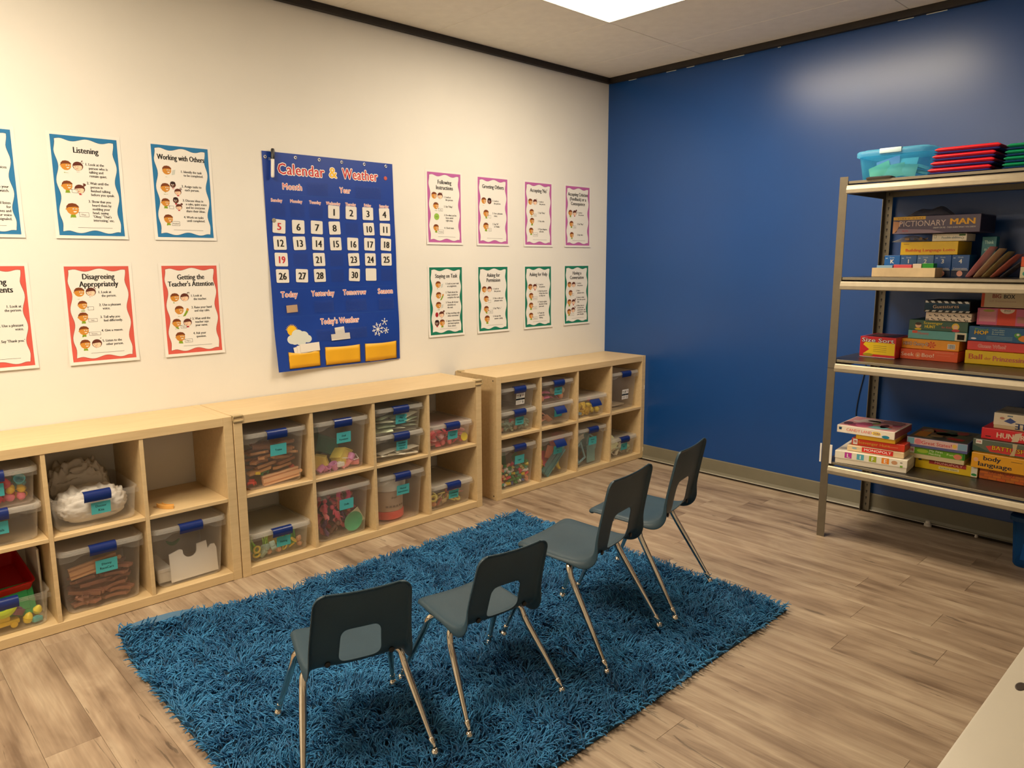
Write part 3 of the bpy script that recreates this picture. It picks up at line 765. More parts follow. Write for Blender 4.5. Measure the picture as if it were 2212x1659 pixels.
# dolls
bk = (2, 2, 0, False)
drop(bk, toy(toy_plate, (60, 160, 120)), 'toy_plate', 'mint green round disc at the front of the Dolls bin', 'toy', None, .062, .018, .068, .108, (R(96), 0, 0))
drop(bk, toy(toy_panel, (225, 215, 185)), 'toy_board', 'cream panel right of the green disc', 'toy', None, .108, .050, .072, .085, (R(90), R(62), 0))
drop(bk, toy(toy_ring, (215, 70, 130)), 'doll_ring', 'hot pink ring at the top of the Dolls bin', 'toy', None, .035, .055, .205, .10, (R(80), 0, .2))
drop(bk, toy(toy_panel, (40, 40, 55)), 'toy_board', 'dark navy panel behind the dolls', 'toy', None, -.045, .075, .135, .12, (R(80), R(40), 0))
pile(bk, [(toy_figure, (214, 120, 130)), (toy_figure, (200, 110, 95)), (toy_figure, (214, 80, 110)), (toy_figure, (110, 80, 70)), (toy_figure, (90, 60, 110))], 'doll lying in the Dolls bin', 'doll', 'doll', 'dolls in the bin', .078, .17, 14, rows=1, fill=1, z0=.018, umax=.15)
pile(bk, [(toy_figure, (214, 120, 130)), (toy_figure, (200, 110, 95)), (toy_figure, (214, 80, 110)), (toy_figure, (110, 80, 70)), (toy_figure, (90, 60, 110))], 'doll lying in the Dolls bin', 'doll', 'doll', 'dolls in the bin', .078, .17, 15, rows=1, fill=1, z0=.018, d0=.045)
# play money / classroom objects
pile((2, 3, 1, True), [(toy_packet, (180, 190, 165)), (toy_packet, (150, 165, 140)), (toy_packet, (200, 200, 180))], 'packet of play money in the Play Money bin', 'packet', 'money_packet', 'play money packets', .105, .085, 15, rows=1, flat=True, fill=1, zp=.20)
pile((2, 3, 1, False), [(toy_packet, (205, 200, 185)), (toy_frame, (200, 195, 180)), (toy_packet, (185, 185, 170))], 'packet in the bin of classroom objects', 'packet', 'object_packet', 'classroom object packets', .105, .05, 16, rows=1, flat=True, fill=1, zp=.20)
# drum
t_, wb_, db_, H_, cy_ = BINS[(2, 3, 0, False)]
dr = thing('toy_drum', 'round toy drum with white top and red base inside the bin', 'toy drum', (t_.location.x-.022, t_.location.y+.125, t_.location.z+.006))
MB().lathe([(.078, 0), (.092, .008), (.094, .045), (.092, .05)], 28).build('drum_base', mat('drum_red', rgb(226, 84, 76), .4), dr, smooth=40)
MB().lathe([(.089, .051), (.092, .165)], 28).build('drum_shell', mat('drum_shell', rgb(196, 172, 150), .3), dr, smooth=40)
MB().lathe([(.093, .166), (.103, .170), (.108, .205), (.104, .222), (.09, .228), (.01, .226)], 28).build('drum_top', mat('drum_white', (.80, .76, .68), .4), dr, smooth=40)
P = Print(); fnd = lambda u, v, o: ((.0925+o)*math.sin(u/.0925), -(.0925+o)*math.cos(u/.0925), v)
P.text('drum', -.01, .125, .012, DKGREY, 1); [P.rect(-.06+.02*i, -.045+.02*i, .075, .085, pm(130, 110, 95), 1) for i in range(6)]
P.build('drum_print', dr, fnd)
# puppets / clothing
pile((2, 4, 1, False), [(toy_block, (214, 84, 96)), (toy_egg, (220, 110, 120)), (toy_packet, (200, 70, 84)), (toy_plate, (235, 160, 160))], 'toy piece in the bin with the Puppets card', 'toy', 'pink_toy', 'pink pieces', .05, .08, 18, rows=2)
drop((2, 4, 1, False), toy(toy_plate, (238, 196, 40)), 'toy_disc', 'yellow disc at the right of the pink toys', 'toy', None, .110, .012, .045, .05, (R(84), 0, 0))
pile((2, 4, 0, False), [(toy_egg, (196, 140, 110)), (toy_packet, (214, 200, 170)), (toy_packet, (190, 110, 110)), (toy_ring, (226, 200, 110))], 'soft clothing piece in the Clothing bin', 'toy', 'doll_clothes', 'clothing pieces', .055, .075, 19, rows=2, umax=.75)
# corner shelf
pile((3, 1, 1, False), [(toy_car, (120, 140, 125)), (toy_egg, (170, 125, 105)), (toy_car, (150, 165, 150)), (toy_egg, (190, 180, 165))], 'toy lying in the bin under the stickered bin', 'toy', 'vehicle_toy', 'muted toys', .05, .05, 20, rows=2)
drop((3, 1, 1, False), toy(toy_car, (228, 88, 96)), 'toy_car', 'red toy car in the bin under the stickered bin', 'toy', None, .02, .08, .055, .07, (.2, .1, .5))
drop((3, 1, 1, False), toy(toy_egg, (230, 176, 70)), 'toy_ball', 'yellow egg shaped toy at the left of the muted toys', 'toy', None, -.118, .082, .045, .05, (0, .1, 0))
LG = [(toy_brick, c) for c in ((236, 190, 40), (30, 70, 150), (30, 130, 60), (230, 228, 220), (60, 50, 50), (214, 50, 90), (60, 160, 140), (236, 150, 120), (200, 190, 120))]
pile((3, 1, 0, False), LG, 'small building brick heaped in the corner shelf bin', 'toy brick', 'building_brick', 'building bricks', .036, .135, 21, rows=1, fill=.97)
drop((3, 1, 0, False), toy(toy_panel, (20, 120, 50)), 'brick_baseplate', 'green building plate standing left behind the bricks', 'toy', None, -.06, .12, .145, .15, (R(82), 0, 0))
drop((3, 1, 0, False), toy(toy_panel, (40, 110, 50)), 'brick_baseplate', 'smaller green building plate at the right of the bricks', 'toy', None, .085, .10, .14, .09, (R(75), R(70), 0))
pile((3, 2, 1, True), [(toy_packet, (226, 120, 160)), (toy_egg, (236, 150, 110)), (toy_packet, (214, 110, 150)), (toy_egg, (190, 180, 150))], 'doll accessory in the bin above the open latch', 'toy', 'doll_accessory', 'pink accessories', .062, .075, 22, rows=1, umax=.85)
pile((3, 2, 1, False), [(toy_packet, (196, 110, 120)), (toy_packet, (206, 150, 130))], 'packet in the bin with the hanging latch', 'packet', 'pink_packet', 'packets', .07, .06, 23, rows=1, umax=.1)
bk = (3, 2, 0, False)
for fn, c_, u, d, z, s_, ro, nm, lb in ((toy_panel, (120, 170, 40), -.07, .10, .19, .13, (R(78), R(60), 0), 'toy_tray', 'lime green tray at the top left of the dishes bin'),
        (toy_plate, (232, 100, 120), .09, .075, .20, .13, (R(70), R(-20), 0), 'toy_plate', 'pink plate at the top right of the dishes bin'),
        (toy_panel, (232, 120, 90), -.01, .045, .155, .085, (R(84), R(-70), 0), 'toy_tray', 'coral tray beside the Kitchen Set card'),
        (toy_plate, (226, 84, 104), -.04, .06, .105, .12, (R(60), R(25), 0), 'toy_plate', 'rose pink plate in the middle of the dishes bin'),
        (toy_straight, (60, 130, 140), .005, .022, .098, .235, (R(88), R(-42), 0), 'toy_rail', 'long teal rail slanting across the dishes bin'),
        (toy_banana, (236, 190, 50), .065, .035, .060, .085, (0, R(80), 0), 'toy_banana', 'yellow banana shaped toy right of the slanting rail'),
        (toy_egg, (238, 176, 50), -.095, .06, .085, .10, (0, .4, 0), 'toy_fruit', 'orange yellow fruit at the left of the dishes bin'),
        (toy_egg, (232, 196, 90), .03, .06, .040, .07, (0, 1.2, 0), 'toy_fruit', 'pale yellow fruit on the floor of the dishes bin'),
        (toy_block, (236, 200, 80), -.03, .05, .022, .05, (0, .1, .5), 'toy_block', 'yellow block below the pale yellow fruit')):
    drop(bk, toy(fn, c_), nm, lb, 'toy', None, u, d, z, s_, ro)
pile((3, 3, 1, False), [(toy_egg, (240, 190, 60)), (toy_cup, (232, 180, 50)), (toy_egg, (244, 200, 90))], 'toy in the bin whose latch hangs open', 'toy', 'yellow_toy', 'yellow toys', .065, .075, 25, rows=1, fill=1)
drop((3, 3, 1, False), toy(toy_block, (120, 150, 165)), 'toy_block', 'grey blue block at the left of the yellow toys', 'toy', None, -.11, .012, .03, .03, (0, 0, .1))
drop((3, 3, 1, False), toy(toy_egg, (240, 80, 110)), 'toy_ball', 'bright pink toy beside the hanging latch', 'toy', None, .072, .090, .105, .05, (0, 0, 0))
bk = (3, 3, 0, False)
for fn, c_, u, d, z, s_, ro in ((toy_frame, (120, 165, 180), -.075, .03, .095, .13, (R(86), R(68), 0)), (toy_panel, (110, 165, 170), .05, .035, .075, .13, (R(86), R(90), 0)), (toy_panel, (80, 145, 155), .03, .10, .16, .17, (R(80), R(20), 0)), (toy_panel, (70, 130, 145), -.02, .14, .12, .2, (R(78), R(60), 0)), (toy_frame, (130, 175, 185), .09, .06, .15, .11, (R(80), R(30), 0))):
    drop(bk, toy(fn, c_), 'toy_board', 'pale blue panel or frame in the tall blue filled bin', 'toy', 'pale blue panels', u, d, z, s_, ro)
o = drop(bk, toy(toy_curve, (226, 214, 196)), 'toy_track', 'white curved rail at the upper left of the blue panels', 'toy', None, -.06, .05, .185, .12, (R(80), R(-40), 0))
drop((3, 4, 1, False), toy(toy_packet, (205, 200, 190)), 'plastic_packet', 'crumpled clear packet lying in the nearly empty bin', 'packet', None, -.05, .10, .050, .11, (R(10), R(10), .4))
drop((3, 4, 1, False), toy(toy_panel, (200, 185, 160)), 'paper_sheet', 'pale flat sheet on the floor of the nearly empty bin', 'paper', None, .0, .13, .018, .20, (0, 0, 0))
bk = (3, 4, 0, False)
drop(bk, toy(toy_panel, (232, 222, 170)), 'folded_paper', 'cream folded paper leaning in the bottom right corner bin', 'paper', None, -.075, .05, .085, .13, (R(75), R(-35), 0))
pile(bk, [(toy_egg, (150, 180, 140)), (toy_packet, (210, 200, 180)), (toy_car, (170, 180, 160))], 'toy lying in the bottom right corner bin', 'toy', 'pale_toy', 'pale toys in the corner bin', .05, .055, 27, rows=2, fill=.95)
# ------------------------------------------------------------------ posters on the white wall
SKIN1 = pm(206, 140, 56); SKIN2 = pm(240, 206, 176); SKIN3 = pm(96, 52, 38); HAIR1 = pm(120, 62, 30); HAIR2 = pm(96, 48, 36); GRN = pm(130, 160, 40); REDI = pm(190, 50, 60)
def kid(P, kind, x, y, s):
    """simple child's head, s = head radius"""
    if kind == 'b':
        P.poly([(x-.35*s, y-.85*s), (x+.35*s, y-.85*s), (x+.5*s, y-1.55*s), (x-.5*s, y-1.55*s)], GRN, 3)
        P.ell(x, y, s*1.02, s*.98, SKIN1, 4); P.ell(x-1.0*s, y-.05*s, .2*s, .26*s, SKIN1, 3, 10)
        P.poly([(x-1.05*s, y+.1*s), (x-1.0*s, y+.55*s), (x-.6*s, y+1.0*s), (x, y+1.12*s), (x+.6*s, y+1.0*s), (x+1.0*s, y+.62*s), (x+1.08*s, y+.30*s), (x+.5*s, y+.48*s), (x-.2*s, y+.42*s), (x-.7*s, y+.36*s)], HAIR1, 5)
        for dx in (.15, .62): P.ell(x+dx*s, y+.08*s, .17*s, .13*s, WHITE, 5, 10); P.ell(x+dx*s+.04*s, y+.07*s, .07*s, .08*s, BLACK, 6, 8)
        P.poly([(x+.05*s, y-.35*s), (x+.7*s, y-.3*s), (x+.5*s, y-.52*s), (x+.2*s, y-.54*s)], WHITE, 5)
    elif kind == 'g':
        P.poly([(x-.3*s, y-.85*s), (x+.3*s, y-.85*s), (x+.35*s, y-1.25*s), (x-.35*s, y-1.25*s)], REDI, 3)
        P.ell(x+.95*s, y+1.0*s, .38*s, .36*s, HAIR2, 3, 12); P.ell(x, y+.05*s, s*1.06, s*.98, HAIR2, 4)
        P.poly([(x-.95*s, y+.05*s), (x-.2*s, y+.18*s), (x+.55*s, y+.25*s), (x+.86*s, y+.05*s), (x+.8*s, y-.45*s), (x+.4*s, y-.85*s), (x-.2*s, y-.9*s), (x-.75*s, y-.55*s)], SKIN2, 5)
        for dx in (-.5, -.02): P.line([(x+(dx-.12)*s, y-.12*s), (x+(dx+.12)*s, y-.10*s)], .07*s, BLACK, 6)
        P.line([(x-.45*s, y-.52*s), (x, y-.5*s)], .09*s, REDI, 6)
    elif kind == 'd':
        P.poly([(x-.3*s, y-.85*s), (x+.3*s, y-.85*s), (x+.35*s, y-1.4*s), (x-.35*s, y-1.4*s)], REDI, 3)
        P.ell(x, y, s*.95, s*.98, SKIN3, 4); P.ell(x, y+.55*s, s*.82, s*.5, pm(50, 30, 28), 5, 14)
        for dx in (-.4, .1): P.ell(x+dx*s, y+.02*s, .17*s, .14*s, WHITE, 6, 10)
        P.line([(x-.4*s, y-.45*s), (x+.1*s, y-.42*s)], .09*s, WHITE, 6)
def speech(P, x, y, w, h, tx=None):
    P.rect(x, x+w, y-h, y, PAPER, 5); P.frame(x, x+w, y-h, y, .0011, DKGREY, 6)
    P.poly([(x, y-.2*h), (x-.006, y+.1*h), (x+.006, y)], DKGREY, 5)
    if tx: P.text(tx, x+w/2, y-h*.68, h*.36, DKGREY, 7, fit=min(w*.8, twidth(tx, h*.36)))
PW_, PH_ = 0.255, 0.411
def poster(x, z, colr, title, rows, label, curl=0.004, tilt=0.0, titlev=0.13, th=0.0250, align=None, footer=True, mode=0):
    t = thing('poster', label, 'poster', (x, -0.0006, z), 0, 'classroom posters'); t.rotation_euler = (0, tilt, 0)
    r = random.Random(label)
    ph1, ph2 = r.uniform(0, 6), r.uniform(0, 6)
    def fn(u, v, o):
        k = (0.5 - v/0.437)
        d = 0.0008 + curl*max(0, k-.72)**2*12 + 0.0006*math.sin(9*k+ph1)*abs(u)/.14 + 0.0004*math.sin(5*k+ph2)
        return (u, -d - o*.6, v)
    S = Print(); S.rect(-.141, .141, -.2185, .2185, PAPER, 0, 6, 24); S.build('sheet', t, fn)
    col = pm(*colr); dk = pm(*[c*.62 for c in colr])
    B = Print(); B.rect(-PW_/2, PW_/2, -PH_/2, PH_/2, col, 1, 6, 24); B.build('border', t, fn)
    iw, ih = PW_/2-.0155, PH_/2-.0165
    def wavy(P, g, m, layer, nx=26, ny=34):
        am = lambda q: .0062*math.sin(q)
        ed = lambda q: min(1, q*8, (1-q)*8)
        pts = []
        for j in range(ny+1):
            for i in range(nx+1):
                a, c = i/nx, j/ny
                xl = -iw-g + am((1-c)*6*PI+2.5)*ed(c); xr = iw+g + am(c*6*PI+.5)*ed(c)
                yb = -ih-g + am(a*4*PI+1.0)*ed(a); yt = ih+g + am((1-a)*4*PI+2.0)*ed(a)
                pts.append((xl+(xr-xl)*a, yb+(yt-yb)*c))
        P.items.append((pts, [(j*(nx+1)+i, j*(nx+1)+i+1, (j+1)*(nx+1)+i+1, (j+1)*(nx+1)+i) for j in range(ny) for i in range(nx)], m, layer))
    Fd = Print(); wavy(Fd, .0013, dk, 2); wavy(Fd, 0, PAPER, 3); Fd.build('text_field', t, fn)
    T = Print(); tl = title.split('\n')
    def V(f): return PH_/2 - f*PH_
    for i, ln in enumerate(tl):
        w0 = twidth(ln, th, .80); T.text(ln, 0.002, V(titlev + i*.078) - th/2, th, BLACK, 4, cond=.80*min(1, .212/w0), wt='m')
    for (v, lines, vi, icons) in rows:
        tu = -.005 if mode == 0 else -.012
        for i, ln in enumerate(lines):
            if align == 'r': T.text(ln, .102, V(v + i*.0385), .0112, BLACK, 4, 'r', .84, 'm')
            else:
                ind = .0 if i == 0 else .013
                wmax = .112 - tu - ind; w0 = twidth(ln, .0112, .84)
                T.text(ln, tu + ind, V(v + i*.0385), .0112, BLACK, 4, 'l', .84*min(1, wmax/w0), 'm')
        if icons:
            I = Print(); y = V(vi)
            for ic in icons:
                if ic[0] in 'bgd': kid(I, ic[0], ic[1], y + (ic[2] if len(ic) > 2 else 0), (ic[3] if len(ic) > 3 else .0165)*1.15)
                elif ic[0] == 's': speech(I, ic[1], y + ic[2], ic[3], ic[4], ic[5])
                elif ic[0] == 'o': I.ell(ic[1], y, .020, .020, pm(150, 190, 80), 4); I.text(ic[2], ic[1], y-.004, .008, pm(60, 90, 30), 5)
                elif ic[0] == 'r': I.ell(ic[1], y, .012, .015, pm(170, 40, 50), 4)
                elif ic[0] == 'h': I.poly([(ic[1], y-.03), (ic[1]+.012, y-.028), (ic[1]+.026, y-.008), (ic[1]+.020, y+.004), (ic[1]+.012, y-.012)], GRN, 4); I.ell(ic[1]+.024, y+.002, .006, .007, SKIN1, 5, 10)
                elif ic[0] == 'p': I.poly([(ic[1], y-.02), (ic[1]+.014, y-.016), (ic[1]+.018, y+.006), (ic[1]+.004, y+.002)], pm(200, 205, 200), 5)
            I.build('picture', t, fn)
    if footer: T.rect(-.055, .080, V(.918)-.0006, V(.918)+.0006, DKGREY, 5, 10, 1)
    T.build('lettering', t, fn)
    return t
BLUE_B, RED_B, PUR_B, GRN_B = (40, 118, 172), (212, 92, 82), (186, 98, 164), (28, 120, 94)
pz1, pz2, pz2r = 1.7745, 1.233, 1.2135
A2 = [('b', -.078), ('g', -.033)]
poster(-3.482, pz1, BLUE_B, 'Listening', [(.285, ['1. Look at the', 'person who is', 'talking and', 'remain quiet.'], .30, A2), (.475, ['2. Wait until the', 'person is', 'finished talking', 'before you speak.'], .50, [('b', -.080), ('g', -.034, -.012), ('s', -.064, -.014, .022, .013, None)]),
        (.66, ['3. Show that you', 'heard them by', 'nodding your', 'head, saying', "'Okay,' 'That's", "interesting,' etc."], .735, [('b', -.068, 0, .020), ('s', -.044, -.012, .036, .017, 'Okay...')])], 'blue bordered poster titled Listening', titlev=.135)
poster(-3.0865, pz1, BLUE_B, 'Working with Others', [(.285, ['1. Identify the task', 'to be completed.'], .27, [('b', -.066), ('p', -.046)]), (.445, ['2. Assign tasks to', 'each person.'], .46, [('b', -.078), ('d', -.044, .016, .012), ('g', -.024, -.016, .013)]),
        (.60, ['3. Discuss ideas in', 'a calm, quiet voice', 'and let everyone', 'share their ideas.'], .62, [('b', -.082, 0, .015), ('d', -.036, .012, .012), ('g', -.024, -.018, .012), ('s', -.066, -.014, .018, .013, None)]), (.785, ['4. Work on tasks', 'until completed.'], .80, [('b', -.075), ('s', -.060, -.010, .034, .019, 'Finished')])], 'blue bordered poster titled Working with Others', titlev=.125)
poster(-3.4785, pz2, RED_B, 'Disagreeing\nAppropriately', [(.285, ['1. Look at', 'the person.'], .27, A2), (.42, ['2. Use a pleasant', 'voice.'], .405, [('b', -.070, 0, .015), ('s', -.050, -.008, .022, .014, None)]), (.55, ['3. Tell why you', 'feel differently.'], .53, [('b', -.072, 0, .016), ('s', -.052, -.008, .034, .014, 'I feel...')]), (.695, ['4. Give a reason.'], .675, [('b', -.074, 0, .016), ('s', -.054, -.008, .044, .014, 'Because...')]), (.805, ['5. Listen to the', 'other person.'], .82, [('b', -.074), ('g', -.028)])], 'red bordered poster titled Disagreeing Appropriately', titlev=.105, curl=.006)
poster(-3.0825, pz2, RED_B, "Getting the\nTeacher's Attention", [(.355, ['1. Look at', 'the teacher.'], .36, A2), (.49, ['2. Raise your hand', 'and stay calm.'], .505, [('b', -.062), ('h', -.048)]), (.62, ['3. Wait until the', 'teacher says', 'your name.'], .65, [('b', -.078, 0, .016), ('g', -.028, 0, .016), ('s', -.060, -.012, .026, .013, 'Name')]), (.79, ['4. Ask your', 'question.'], .81, [('b', -.066, 0, .018), ('s', -.046, -.012, .034, .016, 'May I...')])], "red bordered poster titled Getting the Teacher's Attention", titlev=.125, curl=.006)
poster(-3.8735, pz1, BLUE_B, 'Quiet Voices', [(.37, ['1. Use quiet voices'], .37, A2), (.555, ['2. Move your', 'hands and watch.'], .57, A2), (.71, ['3. Sit still and listen', 'for', 'names and', 'your voice', 'signaled.'], .77, [('b', -.078)])], 'blue bordered poster cut off by the left picture edge', align='r')
poster(-3.876, pz2+.003, RED_B, 'Accepting\nCompliments', [(.41, ['1. Look at', 'the person.'], .42, A2), (.60, ['2. Use a pleasant', 'voice.'], .61, [('b', -.07)]), (.755, ["3. Say 'Thank you.'"], .77, [('b', -.07), ('s', -.05, -.01, .03, .014, None)])], 'red bordered poster cut off by the left picture edge', align='r', titlev=.15, th=.026, curl=.006)
poster(-1.5425, 1.774, PUR_B, 'Following\nInstructions', [(.355, ['1. Look at', 'the person.'], .33, A2), (.49, ["2. Say 'Okay.'"], .475, [('b', -.066), ('s', -.046, -.014, .030, .016, 'Okay')]), (.615, ["3. Do what you've", 'been asked', 'right away.'], .63, [('o', -.062, 'GO!')]), (.80, ['4. Check back.'], .79, [('b', -.068), ('s', -.050, -.012, .038, .022, 'Finished')])], 'purple bordered poster titled Following Instructions', titlev=.13)
poster(-1.147, 1.772, PUR_B, 'Greeting Others', [(.355, ['1. Look at', 'the person.'], .35, [('b', -.078), ('d', -.030)]), (.545, ['2. Use a pleasant', 'voice.'], .54, [('b', -.060, 0, .018), ('s', -.038, -.010, .020, .018, None)]), (.71, ["3. Say 'Hi'", "or 'Hello.'"], .735, [('b', -.062, 0, .018), ('s', -.040, -.012, .024, .018, 'Hi')])], 'purple bordered poster titled Greeting Others', titlev=.13)
poster(-0.7305, 1.770, PUR_B, "Accepting 'No'", [(.31, ['1. Look at', 'the person.'], .31, A2), (.49, ["2. Say 'Okay.'"], .475, [('b', -.066), ('s', -.046, -.010, .026, .016, 'Okay')]), (.625, ['3. Stay calm.'], .615, [('b', -.062)]), (.755, ['4. If you disagree,', 'ask later.'], .775, [('b', -.070), ('s', -.052, -.012, .044, .024, 'Can we')])], 'purple bordered poster titled Accepting No', titlev=.12)
poster(-0.329, 1.771, PUR_B, 'Accepting Criticism\n(Feedback) or a\nConsequence', [(.45, ['1. Look at', 'the person.'], .45, A2), (.645, ["2. Say 'Okay.'"], .635, [('b', -.066), ('s', -.044, -.012, .026, .018, 'Okay')]), (.83, ['3. Stay calm.'], .825, [('b', -.062)])], 'purple bordered poster about accepting criticism, nearest the blue wall', titlev=.13)
poster(-1.5415, pz2r, GRN_B, 'Staying on Task', [(.255, ['1. Look at your task', 'or assignment.'], .255, [('b', -.062), ('p', -.042)]), (.385, ['2. Think about the', 'steps needed to', 'complete the task.'], .415, [('b', -.060), ('h', -.050)]), (.535, ['3. Focus all of your', 'attention on', 'the task.'], .56, [('b', -.062), ('p', -.042)]), (.70, ['4. Stop working only', 'when instructed.'], .70, [('r', -.076), ('g', -.040)]), (.815, ['5. Ignore distractions', 'and interruptions', 'from others.'], .825, [('d', -.076), ('b', -.036)])], 'green bordered poster titled Staying on Task', titlev=.125, curl=.006)
poster(-1.150, pz2r-.001, GRN_B, 'Asking for\nPermission', [(.355, ['1. Look at', 'the person.'], .35, A2), (.505, ['2. Use a calm and', 'pleasant voice.'], .50, [('b', -.062), ('s', -.042, -.008, .020, .016, None)]), (.665, ["3. Say 'May I...'"], .66, [('b', -.062), ('s', -.042, -.008, .036, .020, 'May I')]), (.79, ['4. Accept the', 'answer calmly.'], .815, [('b', -.056, 0, .018)])], 'green bordered poster titled Asking for Permission', titlev=.125, curl=.006)
poster(-0.731, pz2r-.0015, GRN_B, 'Asking for Help', [(.31, ['1. Look at', 'the person.'], .335, A2), (.42, ['2. Ask the person', 'if they have time', 'to help you.'], .485, [('b', -.070), ('s', -.052, -.006, .042, .020, 'Do you')]), (.60, ['3. Clearly explain', 'the kind of help', 'you need.'], .645, [('b', -.070), ('s', -.052, -.008, .038, .016, 'I need')]), (.79, ['4. Thank the', 'person for', 'helping.'], .815, [('b', -.070), ('s', -.052, -.008, .044, .020, 'Thank you')])], 'green bordered poster titled Asking for Help', titlev=.125, curl=.006)
poster(-0.332, pz2r, GRN_B, 'Having a\nConversation', [(.315, ['1. Look at', 'the person.'], .325, A2), (.445, ['2. Use a', 'pleasant voice.'], .47, [('b', -.066), ('s', -.046, -.006, .016, .014, None)]), (.565, ['3. Listen to what', 'the other person', 'says.'], .63, A2), (.71, ['4. When there is', 'a break in the', 'conversation, ask', 'a question or share', 'your thoughts.'], .80, [('b', -.080), ('g', -.036, .012), ('s', -.066, -.012, .038, .016, 'So...')])], 'green bordered poster titled Having a Conversation, nearest the blue wall', titlev=.12, curl=.006)

# ------------------------------------------------------------------ calendar
cx, cz = -2.3, 1.444
CWd, CHt = 0.776, 1.112
cal = thing('calendar_chart', 'blue hanging pocket chart titled Calendar & Weather', 'calendar', (cx, -0.0008, cz))
def cd_(u, v):
    k = 0.5 - v/CHt; s = u/CWd
    return 0.003 + 0.020*max(0, k-.30)**1.6*(1.15-.5*s) + 0.004*math.sin(5.0*k*PI + 3*s)*k + 0.0035*math.sin(9*s+2+4*k)*k + 0.012*max(0, k-.8)*max(0, -s*2)*5*.4
def cfn(u, v, o): return (u + 0.013*(0.5-v/CHt) - .004, -cd_(u, v) - o, v)
vinyl = mat('blue_vinyl', (0.008, 0.048, 0.33), 0.40, vary=.06, vscale=5)
b = MB(); nx, ny = 40, 56; V1 = []; V2 = []
for j in range(ny+1):
    for i in range(nx+1):
        u, v = -CWd/2+CWd*i/nx, -CHt/2+CHt*j/ny
        V1.append(cfn(u, v, 0)); V2.append(cfn(u, v, -.0012))
n1 = len(V1); Fq = []
for j in range(ny):
    for i in range(nx):
        a = j*(nx+1)+i; Fq.append((a, a+1, a+nx+2, a+nx+1)); Fq.append((a+n1, a+nx+1+n1, a+nx+2+n1, a+1+n1))
rim = [i for i in range(nx+1)] + [j*(nx+1)+nx for j in range(1, ny+1)] + [ny*(nx+1)+i for i in range(nx-1, -1, -1)] + [j*(nx+1) for j in range(ny-1, 0, -1)]
for a, c in zip(rim, rim[1:]+rim[:1]): Fq.append((a, a+n1, c+n1, c))
b.add(V1+V2, Fq); b.build('vinyl_sheet', vinyl, cal, smooth=45)
def U_(x): return x - cx
def V_(z): return z - cz
def cloc(x, z, o=0.0):
    u, v = U_(x), V_(z); return u, v
CRED = pm(196, 34, 48); CPINK = pm(206, 70, 84); CWH = pm(246, 236, 228); CYEL = pm(240, 190, 40)
P = Print()
# titles: white outline under red letters
def out(tx, x, z, h, m, w=None, al='c'):
    Q = Print(); Q.text(tx, U_(x), V_(z)-h/2, h, CWH, 2, al, fit=w, wt='o', track=.03); Q.text(tx, U_(x), V_(z)-h/2, h, m, 3, al, fit=w, wt='b' if h > .04 else 'r', track=.03); Q.build('lettering', cal, cfn)
out('Calendar', -2.478, 1.923, .056, CRED, .265); out('&', -2.295, 1.925, .055, CYEL, .05); out('Weather', -2.126, 1.926, .056, CRED, .225)
out('Month', -2.535, 1.836, .032, CPINK, .112); out('Year', -2.226, 1.837, .030, CPINK, .068)
for i, dn in enumerate(('Sunday', 'Monday', 'Tuesday', 'Wednesday', 'Thursday', 'Friday', 'Saturday')):
    out(dn, -2.626+.1077*i, 1.764, .0165, CPINK, (.062, .068, .068, .086, .066, .046, .062)[i])
for tx, x, w_ in (('Today', -2.593, .094), ('Yesterday', -2.395, .140), ('Tomorrow', -2.197, .146), ('Season', -1.995, .104)): out(tx, x, 1.289, .030, CPINK, w_)
out("Today's Weather", -2.301, 1.137, .032, CPINK, .238)
for zz, lo_, hi_ in ((1.795, -2.64, -1.95), (1.318, -2.64, -1.94), (1.172, -2.64, -1.94)):
    x = lo_
    while x < hi_: P.rect(U_(x), U_(x)+.004, V_(zz)-.0006, V_(zz)+.0006, pm(60, 110, 170), 1); x += .009
P.build('stitching', cal, cfn)['kind'] = 'stuff'
Pw = Print()
for dx, dz, rr in ((-.045, -.010, .028), (-.012, .012, .034), (.022, .004, .030), (.045, -.012, .024), (.005, -.018, .032), (-.03, -.018, .024)): Pw.ell(U_(-2.55)+dx, V_(1.062)+dz, rr, rr*.85, pm(214, 220, 214), 3)
Pw.ell(U_(-2.592), V_(1.098), .026, .026, CYEL, 2)
for k in range(10):
    a = .3+2.6*k/9; Pw.poly([(U_(-2.592)+.024*math.cos(a-.15), V_(1.098)+.024*math.sin(a-.15)), (U_(-2.592)+.036*math.cos(a), V_(1.098)+.036*math.sin(a)), (U_(-2.592)+.024*math.cos(a+.15), V_(1.098)+.024*math.sin(a+.15))], CYEL, 2)
Pw.build('cloud_picture', cal, cfn)
for (x, z, r_, n_) in ((-2.064, 1.072, .036, 8), (-2.016, 1.113, .018, 5), (-2.008, 1.062, .016, 6)):
    Q = Print()
    for k in range(n_):
        a = 2*PI*k/n_+.2; e = (U_(x)+r_*math.cos(a), V_(z)+r_*math.sin(a)); Q.line([(U_(x), V_(z)), e], .0035, WHITE, 2)
        if r_ > .03:
            for s in (-1, 1): m_ = (U_(x)+r_*.62*math.cos(a), V_(z)+r_*.62*math.sin(a)); Q.line([m_, (m_[0]+.010*math.cos(a+s*.8), m_[1]+.010*math.sin(a+s*.8))], .003, WHITE, 2)
        Q.ell(e[0], e[1], .0035, .0035, WHITE, 3, 8)
    Q.build('snowflake_picture', cal, cfn)
